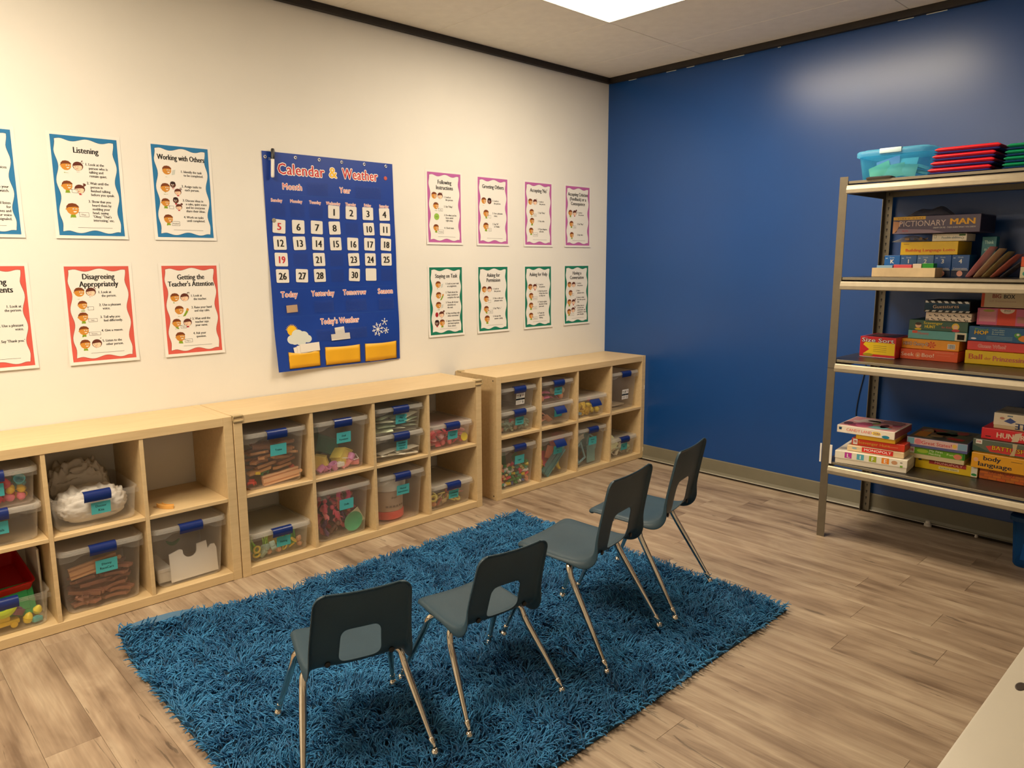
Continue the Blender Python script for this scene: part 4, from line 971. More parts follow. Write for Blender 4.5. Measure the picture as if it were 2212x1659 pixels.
# yellow pockets
pk = mat('yellow_pocket', (0.78, 0.42, 0.015), 0.5, vary=.04)
for i, (xa, xb, za, zb) in enumerate(((-2.626, -2.440, .899, .988), (-2.407, -2.188, .896, .996), (-2.157, -1.936, .893, .996))):
    b = MB(); n = 14; bot, top, Fp = [], [], []
    nr = 5
    for j in range(nr):
        for k in range(n+1):
            s = k/n; x = xa+(xb-xa)*s; z = za+(zb-za)*j/(nr-1) - (.012*math.sin(PI*s) if (i == 0 and j == nr-1) else .003*math.sin(PI*s)*(j == nr-1))
            q = cfn(U_(x), V_(z), .0015 + .010*math.sin(PI*s)*j/(nr-1)); bot.append(q)
    for j in range(nr-1):
        for k in range(n): a = j*(n+1)+k; Fp.append((a, a+1, a+n+2, a+n+1))
    b.add(bot, Fp); o = b.build('pocket', pk, cal, smooth=True, fix=False)
    md = o.modifiers.new('thick', 'SOLIDIFY'); md.thickness = .0012; md.offset = -1
    Q = Print(); Q.line([(U_(xa)+.001, V_(zb)-.001), (U_(xa)+.001, V_(za)+.001), (U_(xb)-.001, V_(za)+.001), (U_(xb)-.001, V_(zb)-.001)], .0022, pm(70, 50, 20), 9); Q.build('pocket_seam', o, cfn)
# cards peeking from pockets, clear pockets
cardm = mat('card_white', (.80, .76, .70), .5)
def loose_card(x, z, w_, h_, rot, off, m, name):
    Q = Print(); ca, sa = math.cos(rot), math.sin(rot)
    Q.poly([(U_(x)+a*ca-c*sa, V_(z)+a*sa+c*ca) for a, c in ((-w_/2, -h_/2), (w_/2, -h_/2), (w_/2, h_/2), (-w_/2, h_/2))], m, 0)
    o = Q.build(name, cal, lambda u, v, q: cfn(u, v, off)); md = o.modifiers.new('thick', 'SOLIDIFY'); md.thickness = .0006
    return o
for i in range(3): loose_card(-2.535+.018*i, .996+.004*i, .115, .045, .16-.06*i, .004+.0015*i, cardm, 'paper_card')
loose_card(-2.583, 1.213, .062, .038, .05, .003, mat('card_tan', (.62, .42, .26), .5), 'season_card')
loose_card(-2.307, 1.048, .115, .034, .03, .005, cardm, 'weather_card'); o = loose_card(-2.309, 1.080, .058, .040, .08, .0035, cardm, 'number_card')
Q = Print(); Q.text('2', U_(-2.309), V_(1.070), .022, CRED, 14, rot=PI/2*.3); Q.build('lettering', o, cfn)
film = clear_plastic('clear_film', (.98, .98, .99), (.20, .24, .36), .06, .12)
for (xa, xb, za, zb) in ((-2.62, -2.54, 1.185, 1.245), (-2.455, -2.335, 1.185, 1.25), (-2.26, -2.13, 1.185, 1.25), (-2.05, -1.945, 1.185, 1.25), (-2.455, -2.14, 1.035, 1.095), (-2.455, -2.335, 1.80, 1.865), (-2.165, -2.0, 1.80, 1.865)):
    Q = Print(); Q.rect(U_(xa), U_(xb), V_(za), V_(zb), film, 0, 8, 5)
    Q.build('clear_pocket', cal, lambda u, v, o, xa=xa, xb=xb, za=za, zb=zb: cfn(u, v, .0065 + .006*math.sin(PI*(u-U_(xa))/(xb-xa))*(v-V_(za))/(zb-za)))
# date cards
NUM = {0: {3: '1', 4: '2', 5: '3', 6: '4'}, 1: {0: '5', 1: '6', 2: '7', 3: '8', 5: '10', 6: '11'}, 2: {0: '12', 1: '13', 2: '14', 3: '15', 4: '16', 5: '17', 6: '18'}, 3: {0: '19', 2: '21', 4: '23', 5: '24', 6: '25'}, 4: {0: '26', 1: '27', 2: '28', 4: '30', 5: ''}}
rr = random.Random(4); cm = mat('date_card', (.80, .77, .72), .35)
for rw, dct in NUM.items():
    for c, tx in dct.items():
        x, z = -2.6225+.1069*c+rr.uniform(-.001, .001), 1.718-.0838*rw; a0 = rr.uniform(-.05, .05); hs = .0345
        if tx in ('5', '18', '30'): a0 = -.07 if tx != '30' else -.06
        ca, sa = math.cos(a0), math.sin(a0)
        pts = [(q[0], q[1]) for q in rrect(2*hs, 2*hs, .006, 0, 3)]
        b = MB(); b.loft([[cfn(U_(x)+p*ca-q*sa, V_(z)+p*sa+q*ca, o) for p, q in pts] for o in (.0016, .0028)])
        o = b.build('date_card', cm, cal)
        if tx:
            Q = Print(); Q.text(tx, U_(x), V_(z)-.0185, .037, CRED if tx in ('5', '19') else BLACK, 14, cond=.84 if len(tx) > 1 else 1.0, rot=a0, wt='m'); Q.build('lettering', o, cfn)
for c in range(7):      # clear pocket strips behind the empty days
    for rw in range(5):
        if c in NUM[rw]: continue
        x, z = -2.6225+.1069*c, 1.718-.0838*rw
        Q = Print(); Q.rect(U_(x)-.04, U_(x)+.04, V_(z)-.036, V_(z)+.030, film, 0, 2, 2); Q.build('clear_pocket', cal, lambda u, v, o: cfn(u, v, .0020))
gm = mat('grommet_steel', (.72, .68, .60), .3, metal=.9)
for x, z in ((-2.672, 1.972), (-2.508, 1.982), (-2.373, 1.983), (-2.239, 1.982), (-2.098, 1.983), (-1.957, 1.984)):
    q = cfn(U_(x), V_(z), 0); L_ = []
    for k in range(14):
        a = 2*PI*k/14; L_.append([(q[0]+(.0065+.0025*math.cos(s))*math.cos(a), q[1]-.0012-.0018*math.sin(s), q[2]+(.0065+.0025*math.cos(s))*math.sin(a)) for s in [2*PI*i/6 for i in range(6)]])
    MB().loft(L_, close=True).build('grommet', gm, cal, smooth=True)
q = cfn(U_(-1.962), V_(1.918), 0)
MB().lathe([(.011, 0), (.011, .001), (.009, .002), (.002, .002)], 14, None, Matrix.Translation((q[0], q[1], q[2])) @ Matrix.Rotation(PI/2, 4, 'X')).build('round_sticker', pm(196, 90, 80), cal)
q = cfn(U_(-2.648), V_(1.663), .0035)
MB().lathe([(.011, 0), (.011, .0008), (.009, .0015), (.002, .0015)], 12, None, Matrix.Translation((q[0], q[1], q[2])) @ Matrix.Rotation(PI/2, 4, 'X')).build('round_sticker', pm(150, 140, 120), cal)
P = Print()
for i in range(3): P.rect(U_(-2.655), U_(-2.632), V_(1.968)-i*.005, V_(1.970)-i*.005, pm(170, 180, 200), 2)
P.build('maker_print', cal, cfn)
# marker hanging on the chart's edge
mk = thing('dry_erase_marker', 'white marker with black cap clipped to the top left of the calendar', 'marker', (-2.650, -0.0215, 1.872)); mk.rotation_euler = (0, R(3.5), 0)
MB().lathe([(.0055, 0), (.0085, .004), (.0088, .012), (.0088, .088), (.0080, .090)], 16).build('barrel', mat('marker_white', (.8, .78, .74), .35), mk, smooth=40)
b = MB(); b.lathe([(.0080, .0905), (.0098, .0915), (.0094, .134), (.0065, .141)], 16); b.rbox(-.003, .003, .008, .0155, .092, .096, .001, 1); b.rbox(-.003, .003, .0125, .0155, .092, .138, .001, 1)
b.build('cap', mat('marker_black', (.012, .012, .012), .3), mk, smooth=40)
# ------------------------------------------------------------------ shag rug
RUGX0, RUGX1, RUGY0, RUGY1 = -3.70, -1.578, -2.300, -0.685
rug = thing('shag_rug', 'deep blue shaggy rug on the wood floor under the chairs', 'rug', ((RUGX0+RUGX1)/2, (RUGY0+RUGY1)/2, 0))
rcx, rcy = (RUGX0+RUGX1)/2, (RUGY0+RUGY1)/2
def rug_lift(x, y):
    """height of the backing; the far left corner and edge curl up"""
    e = np.exp(-((RUGY1-y)/0.07)**2)*np.clip((-3.15-x)/0.35, 0, 1)*0.050
    c = np.exp(-(((x-RUGX0)**2+(y-RUGY1)**2)/0.012))*0.012
    f = np.exp(-((RUGY1-y)/0.05)**2)*np.exp(-((x+1.70)/0.12)**2)*0.018
    return e + c + f + 0.002
nx, ny = 90, 70
gx, gy = np.meshgrid(np.linspace(RUGX0, RUGX1, nx), np.linspace(RUGY0, RUGY1, ny))
gz = rug_lift(gx, gy)
V = np.concatenate([np.stack([gx-rcx, gy-rcy, gz+.006], -1).reshape(-1, 3), np.stack([gx-rcx, gy-rcy, gz-.0015], -1).reshape(-1, 3)])
b = MB(); n1 = nx*ny; Fq = []
for j in range(ny-1):
    for i in range(nx-1):
        a = j*nx+i; Fq.append((a, a+1, a+nx+1, a+nx)); Fq.append((a+n1, a+nx+n1, a+nx+1+n1, a+1+n1))
rim = list(range(nx)) + [j*nx+nx-1 for j in range(1, ny)] + [(ny-1)*nx+i for i in range(nx-2, -1, -1)] + [j*nx for j in range(ny-2, 0, -1)]
for a, c in zip(rim, rim[1:]+rim[:1]): Fq.append((a, a+n1, c+n1, c))
b.add(V.tolist(), Fq); b.build('rug_backing', mat('rug_backing', (0.016, 0.060, 0.115), 0.9, vary=.1, vscale=40), rug, smooth=True)
# woven binding shown where the corner curls
pts = [(x-rcx, RUGY1-rcy, float(rug_lift(np.array(x), np.array(RUGY1)))) for x in np.linspace(-3.698, -3.30, 24)]
b = MB(); L_ = []
for i, p in enumerate(pts):
    q = math.sin(PI*min(1, (i+1)/8)/2)*math.sin(PI*min(1, (24-i)/10)/2)
    L_.append([(p[0], p[1]-.004, p[2]-.001), (p[0], p[1]+.010*q, p[2]+.006*q-.001), (p[0], p[1]+.020*q, p[2]+.014*q-.001), (p[0], p[1]+.020*q, p[2]+.017*q+.003), (p[0], p[1]+.009*q, p[2]+.011*q+.005), (p[0], p[1]-.004, p[2]+.007)])
b.loft(L_); b.build('rug_binding', mat('rug_binding', (0.07, 0.16, 0.27), .7, bump=.5, bscale=300), rug)
def yarn_material():
    m = bpy.data.materials.new('blue_yarn'); m.use_nodes = True
    nt = m.node_tree; N = nt.nodes; L = nt.links; b = N['Principled BSDF']
    at = N.new('ShaderNodeAttribute'); at.attribute_name = 'tone'
    r = N.new('ShaderNodeValToRGB'); e = r.color_ramp.elements
    e[0].position = 0; e[0].color = (0.011, 0.085, 0.220, 1); e[1].position = 1; e[1].color = (0.046, 0.262, 0.530, 1)
    L.new(at.outputs['Fac'], r.inputs[0]); L.new(r.outputs[0], b.inputs['Base Color'])
    b.inputs['Roughness'].default_value = 0.6; b.inputs['Specular IOR Level'].default_value = 0.35
    b.inputs['Sheen Weight'].default_value = 0.08; b.inputs['Sheen Roughness'].default_value = 0.4
    return m
def build_pile(count=50000):
    g = np.random.default_rng(11)
    x = g.uniform(RUGX0, RUGX1, count); y = g.uniform(RUGY0, RUGY1, count)
    # tufts lean together: smooth random direction fields at two sizes
    def field(cell, seed):
        q = np.random.default_rng(seed); nx_, ny_ = int((RUGX1-RUGX0)/cell)+3, int((RUGY1-RUGY0)/cell)+3
        G = q.normal(size=(ny_, nx_, 3)); fx = (x-RUGX0)/cell; fy = (y-RUGY0)/cell
        ix, iy = fx.astype(int), fy.astype(int); tx, ty = (fx-ix)[:, None], (fy-iy)[:, None]
        tx = tx*tx*(3-2*tx); ty = ty*ty*(3-2*ty)
        return (G[iy, ix]*(1-tx)+G[iy, ix+1]*tx)*(1-ty) + (G[iy+1, ix]*(1-tx)+G[iy+1, ix+1]*tx)*ty
    f1, f2, f3 = field(0.030, 1), field(0.085, 2), field(0.35, 3)
    d = 1.0*f1[:, :2] + 0.7*f2[:, :2] + g.normal(size=(count, 2))*0.55
    ang = np.arctan2(d[:, 1], d[:, 0])
    lean = np.clip(0.75 + 0.22*f1[:, 2] + 0.12*f2[:, 2] + g.normal(size=count)*.16, .25, 1.05)
    ln = g.uniform(0.036, 0.054, count)
    # at the border the tufts fall outwards
    for dist, a in ((x-RUGX0, PI), (RUGX1-x, 0.0), (y-RUGY0, -PI/2), (RUGY1-y, PI/2)):
        k = dist < 0.012
        ang = np.where(k & (g.random(count) < .55), a + g.normal(size=count)*.6, ang); 
        lean = np.where(k, np.maximum(lean, .8), lean); ln = np.where(k, ln*.85, ln)
    keep = ~((y > RUGY1-.016) & (x < -3.33) & (x > -3.67))
    x, y, ang, lean, ln, f1, f2, f3 = x[keep], y[keep], ang[keep], lean[keep], ln[keep], f1[keep], f2[keep], f3[keep]; count = len(x)
    z0 = rug_lift(x, y) + .005
    segs = 4; sides = 3
    t = np.linspace(0, 1, segs+1)
    cx_, sx_ = np.cos(ang), np.sin(ang)
    curl = g.normal(size=count)*.9
    P = np.zeros((count, segs+1, 3)); pos = np.stack([x-rcx, y-rcy, z0], -1); P[:, 0] = pos
    for k in range(1, segs+1):
        ph = lean*(0.25 + 1.15*(k-.5)/segs)*1.45
        a = ang + curl*((k-.5)/segs)**1.5
        step = (ln/segs)[:, None]*np.stack([np.sin(ph)*np.cos(a), np.sin(ph)*np.sin(a), np.cos(ph)], -1)
        pos = pos + step; P[:, k] = pos
    lo = rug_lift(np.clip(P[:, :, 0]+rcx, RUGX0, RUGX1), np.clip(P[:, :, 1]+rcy, RUGY0, RUGY1))
    P[:, :, 2] = np.maximum(P[:, :, 2], np.where((np.abs(P[:, :, 0]) > (RUGX1-RUGX0)/2) | (np.abs(P[:, :, 1]) > (RUGY1-RUGY0)/2), .003, lo+.004))
    T = np.gradient(P, axis=1); T /= np.linalg.norm(T, axis=2, keepdims=True)+1e-9
    up = np.array([0.2, 0.1, 1.0]); A = np.cross(T, up); A /= np.linalg.norm(A, axis=2, keepdims=True)+1e-9; B = np.cross(T, A)
    rad = np.array([.0017, .0021, .0021, .0019, .0010])*1.22
    th = np.array([0, 2*PI/3, 4*PI/3])
    ring = P[:, :, None, :] + rad[None, :, None, None]*(np.cos(th)[None, None, :, None]*A[:, :, None, :] + np.sin(th)[None, None, :, None]*B[:, :, None, :])
    per = (segs+1)*sides
    verts = ring.reshape(-1, 3)
    q = []
    for k in range(segs):
        for s in range(sides):
            s2 = (s+1) % sides; q.append((k*sides+s, k*sides+s2, (k+1)*sides+s2, (k+1)*sides+s))
    q = np.array(q); nq = len(q)
    faces = (np.arange(count)[:, None, None]*per + q[None]).reshape(-1)
    me = bpy.data.meshes.new('pile')
    me.vertices.add(len(verts)); me.vertices.foreach_set('co', verts.astype(np.float32).ravel())
    me.loops.add(len(faces)); me.loops.foreach_set('vertex_index', faces.astype(np.int32))
    npoly = count*nq
    me.polygons.add(npoly); me.polygons.foreach_set('loop_start', np.arange(0, npoly*4, 4, dtype=np.int32))
    me.polygons.foreach_set('use_smooth', np.ones(npoly, dtype=bool))
    at = me.attributes.new('tone', 'FLOAT', 'POINT')
    tone = np.clip(.5 + .12*f2[:, 2] + .08*f3[:, 2] + g.normal(size=count)*.2, 0, 1)
    at.data.foreach_set('value', np.repeat(tone, per).astype(np.float32))
    me.update(calc_edges=True)
    me.materials.append(yarn_material())
    o = bpy.data.objects.new('pile', me); COL.objects.link(o); o.parent = rug; o['kind'] = 'stuff'
    return o
build_pile()

# ------------------------------------------------------------------ school chairs
shell_mat = mat('navy_polypropylene', (0.023, 0.052, 0.075), 0.45, spec=0.45, vary=.12, vscale=6, bump=.25, bscale=500)
chrome = mat('chrome_tube', (0.74, 0.68, 0.58), 0.12, metal=1.0)
def make_chair(label, loc, rz, sh, top, fx, fy, hw, hwb, ytop, r):
    """sh seat height, top back height, fx/fy half foot spread, hw half width at the seat, hwb half width at the top"""
    t = thing('school_chair', label, 'chair', loc, rz, 'blue school chairs in a row on the rug')
    k = hw/0.158
    prof = [(.180*k, sh-.038), (.178*k, sh-.018), (.165*k, sh-.002), (.140*k, sh+.003), (.09*k, sh-.002), (.04*k, sh-.006), (-.01*k, sh-.009), (-.055*k, sh-.009), (-.085*k, sh-.003)]
    yb = -.118*k
    prof += [(-.105*k, sh+.010), (yb, sh+.030)]
    nb = 8
    for i in range(1, nb+1):
        s = i/nb; prof.append((yb + (ytop-yb)*s**1.08, sh+.030 + (top-sh-.030)*s))
    prof = crom([(0, a, c) for a, c in prof], 2); prof = [(p.y, p.z) for p in prof]
    # resample: dense rows near both ends so the rounded corners come out round
    acc = [0]
    for i in range(1, len(prof)): acc.append(acc[-1] + (Vector(prof[i])-Vector(prof[i-1])).length)
    tot = acc[-1]; ends = [0, .002, .006, .012, .020, .030, .042]
    st = ends + [.042 + (tot-.084)*q/30 for q in range(1, 30)] + [tot-e for e in ends[::-1]]
    def at(s):
        for i in range(1, len(acc)):
            if s <= acc[i] + 1e-9:
                f = (s-acc[i-1])/(acc[i]-acc[i-1]); return (prof[i-1][0]+(prof[i][0]-prof[i-1][0])*f, prof[i-1][1]+(prof[i][1]-prof[i-1][1])*f)
        return prof[-1]
    prof = [at(min(tot, s)) for s in st]
    n = len(prof)
    # arc length and normals
    nor = []
    for i in range(n):
        a = Vector(prof[max(0, i-1)]); c = Vector(prof[min(n-1, i+1)]); d = (c-a).normalized()
        nor.append((d.y, -d.x))        # points up for the seat, forward for the back
    s_ = [0]
    for i in range(1, n): s_.append(s_[-1] + (Vector(prof[i])-Vector(prof[i-1])).length)
    Ltot = s_[-1]
    sj = s_[min(range(n), key=lambda q: abs(prof[q][0]+.095*k)+abs(prof[q][1]-sh))]
    zh0, zh1 = sh+.006, sh+.030+(top-sh-.03)*.45
    rows_hole = [i for i in range(n) if prof[i][0] < -.09*k and zh0 <= prof[i][1] <= zh1]
    i0, i1 = rows_hole[0], rows_hole[-1]
    cols = [-1, -.975, -.93, -.80, 'h-', -.5, 0, .5, 'h+', .80, .93, .975, 1]
    V = []
    for i in range(n):
        y, z = prof[i]; s0, s1 = s_[i], Ltot - s_[i]
        u = max(0, min(1, (z-sh)/(top-sh))) if y < -.05*k else 0
        w = hw + (hwb-hw)*u
        if y > .0: w = hw*(1-.03*(y/(.18*k)))
        if s0 < .052: w -= .052*(1-math.sqrt(max(0, 1-(1-s0/.052)**2)))
        if s1 < .034: w -= .034*(1-math.sqrt(max(0, 1-(1-s1/.034)**2)))
        if i0 <= i <= i1:
            q = (i-i0)/(i1-i0); h = .061*k*(1 - .10*q); e = min(q, 1-q)
            if e < .12: h *= .80 + .2*(e/.12)
        else: h = .053*k if i < i0 else .048*k
        for c in cols:
            if c == 'h-': xx = -h; oo = 0
            elif c == 'h+': xx = h; oo = 0
            elif isinstance(c, (int, float)) and abs(c) == .5: xx = math.copysign(h*.5, c); oo = 0
            elif c == 0: xx = 0; oo = 0
            else:
                xx = c*w; ac = abs(c); oo = {1: .018, .975: .010, .93: .003, .80: 0}[ac]*(1 + 1.2*math.exp(-((s_[i]-sj)/.055)**2))
                if ac == .80: xx = math.copysign(max(.80*w, h+.012), c)
            if s1 < .014: oo = max(oo, .010*(1-s1/.014)**1.5)
            # gentle dish of the seat, wrap of the back
            dish = -.008*(1-(xx/w)**2) if y > -.05*k else -.010*(1-(xx/w)**2)
            ny, nz = nor[i]
            V.append((xx, y + ny*(dish-oo), z + nz*(dish-oo)))
    m = len(cols); Fc = []
    for i in range(n-1):
        for j in range(m-1):
            if i0 <= i < i1 and 4 <= j < 8: continue
            Fc.append((i*m+j, i*m+j+1, (i+1)*m+j+1, (i+1)*m+j))
    used = sorted({q for f in Fc for q in f}); mp = {q: i for i, q in enumerate(used)}
    b = MB(); b.add([V[q] for q in used], [tuple(mp[q] for q in f) for f in Fc])
    o = b.build('seat_shell', shell_mat, t, smooth=True)
    md = o.modifiers.new('thick', 'SOLIDIFY'); md.thickness = .0055; md.offset = -1
    md = o.modifiers.new('round', 'SUBSURF'); md.levels = 1; md.render_levels = 2
    # frame
    zt = sh-.035
    b = MB()
    for yy in (-.025*k, .075*k): b.tube([(-.115*k, yy, zt), (.115*k, yy, zt)], .0085, 10)
    b.build('seat_frame', chrome, t, smooth=50)
    for sx in (-1, 1):
        b = MB(); b.lathe([(.006, 0), (.009, .002), (.008, .006), (.003, .007)], 12, None, Matrix.Translation((sx*.095*k, yb-.006, sh+.012)) @ Matrix.Rotation(PI/2, 4, 'X')); b.build('rivet', mat('black_rivet', (.01, .01, .01), .4), t, smooth=40)
        for fr in (1, -1):
            y0 = .075*k if fr > 0 else -.025*k
            fyy = fy*fr; foot = Vector((sx*fx, fyy, .030))
            p = [(sx*.100*k, y0, zt), (sx*.128*k, y0+fr*.004, zt-.001), (sx*.148*k, y0+fr*.014, zt-.014), (sx*.155*k, y0+fr*.026, zt-.045)]
            p = crom([Vector(q) for q in p], 5)
            a = p[-1]
            for q in (.12, .3, .5, .7, .88, 1): p.append(a.lerp(foot, q))
            rad = []
            for q in p: rad.append(r)
            ncr = len(p); rad[-1] = r*.62; rad[-2] = r*.70; rad[-3] = r*.80; rad[-4] = r*.93
            b = MB(); b.tube(p, rad, 14); lg = b.build('leg', chrome, t, smooth=60)
            ax = (foot - a).normalized(); M = Matrix.Translation(foot) @ Vector((0, 0, -1)).rotation_difference(ax).to_matrix().to_4x4()
            b = MB(); b.lathe([(r*.72, .022), (r*.86, .020), (r*.86, .004), (r*.66, -.002), (r*.62, -.006)], 14, None, M)
            b.lathe([(r*.5, .024), (r*.98, .019), (r*1.30, .010), (r*1.38, .003), (r*1.2, .0), (r*.3, 0)], 16, None, Matrix.Translation((foot.x+ax.x*.012, foot.y+ax.y*.012, 0)))
            b.build('glide', chrome, lg, smooth=50)
    return t
RZ = .022
small = dict(sh=.308, top=.562, fx=.188, fy=.198, hw=.154, hwb=.139, ytop=-.180, r=.0108)
large = dict(sh=.385, top=.685, fx=.208, fy=.222, hw=.180, hwb=.170, ytop=-.188, r=.0115)
make_chair('low dark blue school chair nearest the camera, showing its back', (-3.350, -1.785, RZ), R(-17), **small)
make_chair('low dark blue school chair second from the camera', (-2.898, -1.858, RZ), R(-5), **small)
make_chair('taller dark blue school chair, third from the camera', (-2.363, -1.850, RZ), R(10), **large)
make_chair('taller dark blue school chair at the far end of the row', (-1.868, -1.778, RZ), R(13), **large)
# ------------------------------------------------------------------ steel rack against the blue wall
ST = [1.836, 1.368, 0.952, 0.414]
RYL, RYR, RXF, RXB = -1.997, -3.235, -0.630, -0.030
steel = mat('champagne_steel', (0.36, 0.31, 0.225), 0.42, metal=0.55, vary=.05, vscale=30)
steel_dk = mat('post_steel', (0.17, 0.145, 0.105), 0.45, metal=0.5, vary=.05, vscale=30)
board_top = mat('black_laminate', (0.030, 0.026, 0.023), 0.32, vary=.15, vscale=15)
edge_m = mat('board_edge', (0.22, 0.19, 0.135), 0.45, metal=.3)
rack = thing('steel_rack', 'grey steel shelving rack with four loaded shelves against the blue wall', 'shelving rack', (0, 0, 0))
def angle_post(x, sx, y, sy):
    b = MB(); tk = .003; wd = .040
    b.box(min(x, x+sx*tk), max(x, x+sx*tk), min(y, y+sy*wd), max(y, y+sy*wd), 0.0, 1.858)
    b.box(min(x+sx*tk, x+sx*wd), max(x+sx*tk, x+sx*wd), min(y, y+sy*tk), max(y, y+sy*tk), 0.0, 1.858)
    p = b.build('post', steel_dk, rack)
    q = MB(); k = 0
    z = .03
    while z < 1.83:
        yy = y + sy*.021; zz = z; f = x - (0.0003 if sx > 0 else -.0003) if sx > 0 else x - tk - .0003
        pts = [(yy-.0035, zz+.016), (yy+.0035, zz+.016), (yy+.0042, zz+.012), (yy+.0022, zz+.007), (yy+.0018, zz), (yy-.0018, zz), (yy-.0022, zz+.007), (yy-.0042, zz+.012)]
        q.loft([[(f, a, c) for a, c in pts], [(f-.0003, a, c) for a, c in pts]]); z += .0385
    if sx < 0: q.build('slot_row', mat('slot_dark', (.008, .007, .006), .6), p)['kind'] = 'stuff'
    return p
fp = angle_post(RXF, 1, RYL, -1); angle_post(RXB, -1, RYL, -1); angle_post(RXF, 1, RYR, 1); angle_post(RXB, -1, RYR, 1)
MB().box(RXF-.0006, RXF+.0002, RYL-.040, RYL, .905, .907).build('post_joint', mat('slot_dark', (.008, .007, .006), .6), fp)
wc = mat('white_tape', (.85, .82, .76), .5)
MB().rbox(RXF-.004, RXF-.001, RYL+.001, RYL+.010, .405, .505, .001, 1).build('white_clip', wc, fp)
MB().rbox(RXF-.004, RXF-.001, RYL-.054, RYL-.0405, .405, .505, .001, 1).build('white_clip', wc, fp)
for s in ST:
    bd = MB(); bd.rbox(RXF+.004, RXB-.004, RYR+.004, RYL-.004, s-.012, s, .001, 1); o = bd.build('shelf_board', board_top, rack)
    MB().rbox(RXF+.0035, RXF+.006, RYR+.042, RYL-.042, s-.0125, s+.0002, .0008, 1).build('board_edge', edge_m, o)
    prof = [(RXF+.004, s-.020), (RXF-.010, s-.020), (RXF-.014, s-.024), (RXF-.020, s-.042), (RXF-.020, s-.058), (RXF-.017, s-.061), (RXF+.004, s-.061)]
    MB().loft([[(a, yy, c) for a, c in prof] for yy in (RYR+.042, RYL-.042)]).build('front_beam', steel, rack)
    MB().rbox(RXB-.012, RXB-.004, RYR+.042, RYL-.042, s-.045, s-.013, .002, 1).build('rear_beam', steel_dk, rack)
    for yy in (RYL-.012, RYR+.004): MB().rbox(RXF+.042, RXB-.042, yy, yy+.008, s-.055, s-.013, .002, 1).build('side_beam', steel_dk, rack)

# ---- boxes. Local frame: x right, y into the shelf, z up
def gbox(label, yl, yr, xf, z0, z1, depth, colr, pr=None, top=None, split=0.0, basec=(225, 215, 195), name='board_game', cat='board game', yaw=0.0, group=None, side=None, rough=.35, r=.002, tilt=0.0):
    w_, h = abs(yr-yl), z1-z0-.0006
    t = thing(name, label, cat, (xf, (yl+yr)/2, z0+.0003), -PI/2+yaw, group)
    if tilt: t.rotation_euler = (0, tilt, -PI/2+yaw)
    cm = mat('carton_%02x%02x%02x' % colr, rgb(*colr), rough, vary=.03, vscale=25)
    if split:
        MB().rbox(-w_/2+.002, w_/2-.002, .002, depth-.002, 0, h-.006, .0015, 1).build('box_base', mat('carton_%02x%02x%02x' % basec, rgb(*basec), .5), t)
        MB().rbox(-w_/2, w_/2, 0, depth, h*split, h, r, 2).build('box_lid', cm, t)
    else:
        MB().rbox(-w_/2, w_/2, 0, depth, 0, h, r, 2).build('box_body', cm, t)
    if pr:
        P = Print(); pr(P, w_, h); P.build('front_print', t, front(0.0))
    if top:
        P = Print(); top(P, w_, depth); P.build('top_print', t, topf(h))
    if side:
        P = Print(); side(P, depth, h); P.build('side_print', t, lambda u, v, o: (w_/2+o, u, v))
    return t
def blot(P, w_, d_, n, cols, seed, lay=2, lo=.02, hi=.07):
    r = random.Random(seed)
    for i in range(n):
        a, c = r.uniform(lo, hi), r.uniform(lo, hi); x = r.uniform(-w_/2+a+.004, w_/2-a-.004); y = r.uniform(c+.004, d_-c-.004); k = pm(*r.choice(cols))
        P.poly([(x+a*math.cos(q)*r.uniform(.75, 1), y+c*math.sin(q)*r.uniform(.75, 1)) for q in [2*PI*j/11 for j in range(11)]], k, lay + i % 4)
def mark(P, x, y, w_, h, bg, fg, tx): P.rect(x-w_/2, x+w_/2, y-h/2, y+h/2, pm(*bg), 2); P.text(tx, x, y-h*.22, h*.45, pm(*fg), 3, fit=w_*.75)
def bars(P, x, y, w_, h, seed=1):
    r = random.Random(seed); P.rect(x, x+w_, y, y+h, WHITE, 2); q = x+.003
    while q < x+w_-.004: a = r.choice((.0008, .0016)); P.rect(q, q+a, y+.002, y+h-.002, BLACK, 3); q += a+r.choice((.001, .0018))
W_ = (240, 236, 226)

# bottom shelf, left stack
b4 = ST[3]+.0003
def p_life(P, w, h):
    for i, (ch, c) in enumerate((('L', (190, 60, 160)), ('I', (90, 175, 195)), ('F', (160, 175, 30)), ('E', (236, 140, 40)))):
        x = -.105+.0585*i; P.rect(x-.017, x+.017, h*.50, h*.95, pm(*c), 2); P.text(ch, x, h*.56, h*.32, WHITE, 3, wt='m')
    P.ell(.112, h*.70, .014, .010, pm(200, 150, 110), 2); P.rect(.138, .150, h*.4, h*.55, pm(120, 170, 60), 2); P.rect(.138, .148, h*.72, h*.8, pm(130, 120, 110), 2)
gbox('white game box with four coloured letter squares, lowest of the left stack', -2.062, -2.402, -.605, b4, .480, .30, (236, 230, 212), p_life, split=.40, yaw=R(7))
def p_mono(P, w, h):
    P.rect(-.062, .085, h*.14, h*.92, pm(208, 42, 34), 2); P.text('MONOPOLY', .012, h*.36, h*.42, WHITE, 3, fit=.128, wt='b'); P.ell(-.098, h*.55, .012, .005, pm(150, 180, 190), 2)
gbox('cream game box with a red title bar, second lowest of the left stack', -2.108, -2.378, -.580, .4805, .513, .27, (226, 200, 158), p_mono, yaw=R(6), r=.005)
def p_scav(P, w, h):
    P.text('Scavenger Hunt', -.018, h*.32, h*.42, pm(222, 170, 60), 3, fit=.150); P.rect(-.118, -.096, h*.12, h*.9, WHITE, 2); P.text('MB', -.107, h*.38, h*.35, RED, 3, fit=.014); P.rect(.05, .095, h*.4, h*.5, pm(226, 130, 90), 2)
gbox('orange red game box, third up in the bottom left stack', -2.126, -2.376, -.572, .5135, .550, .26, (214, 62, 36), p_scav, yaw=R(5))
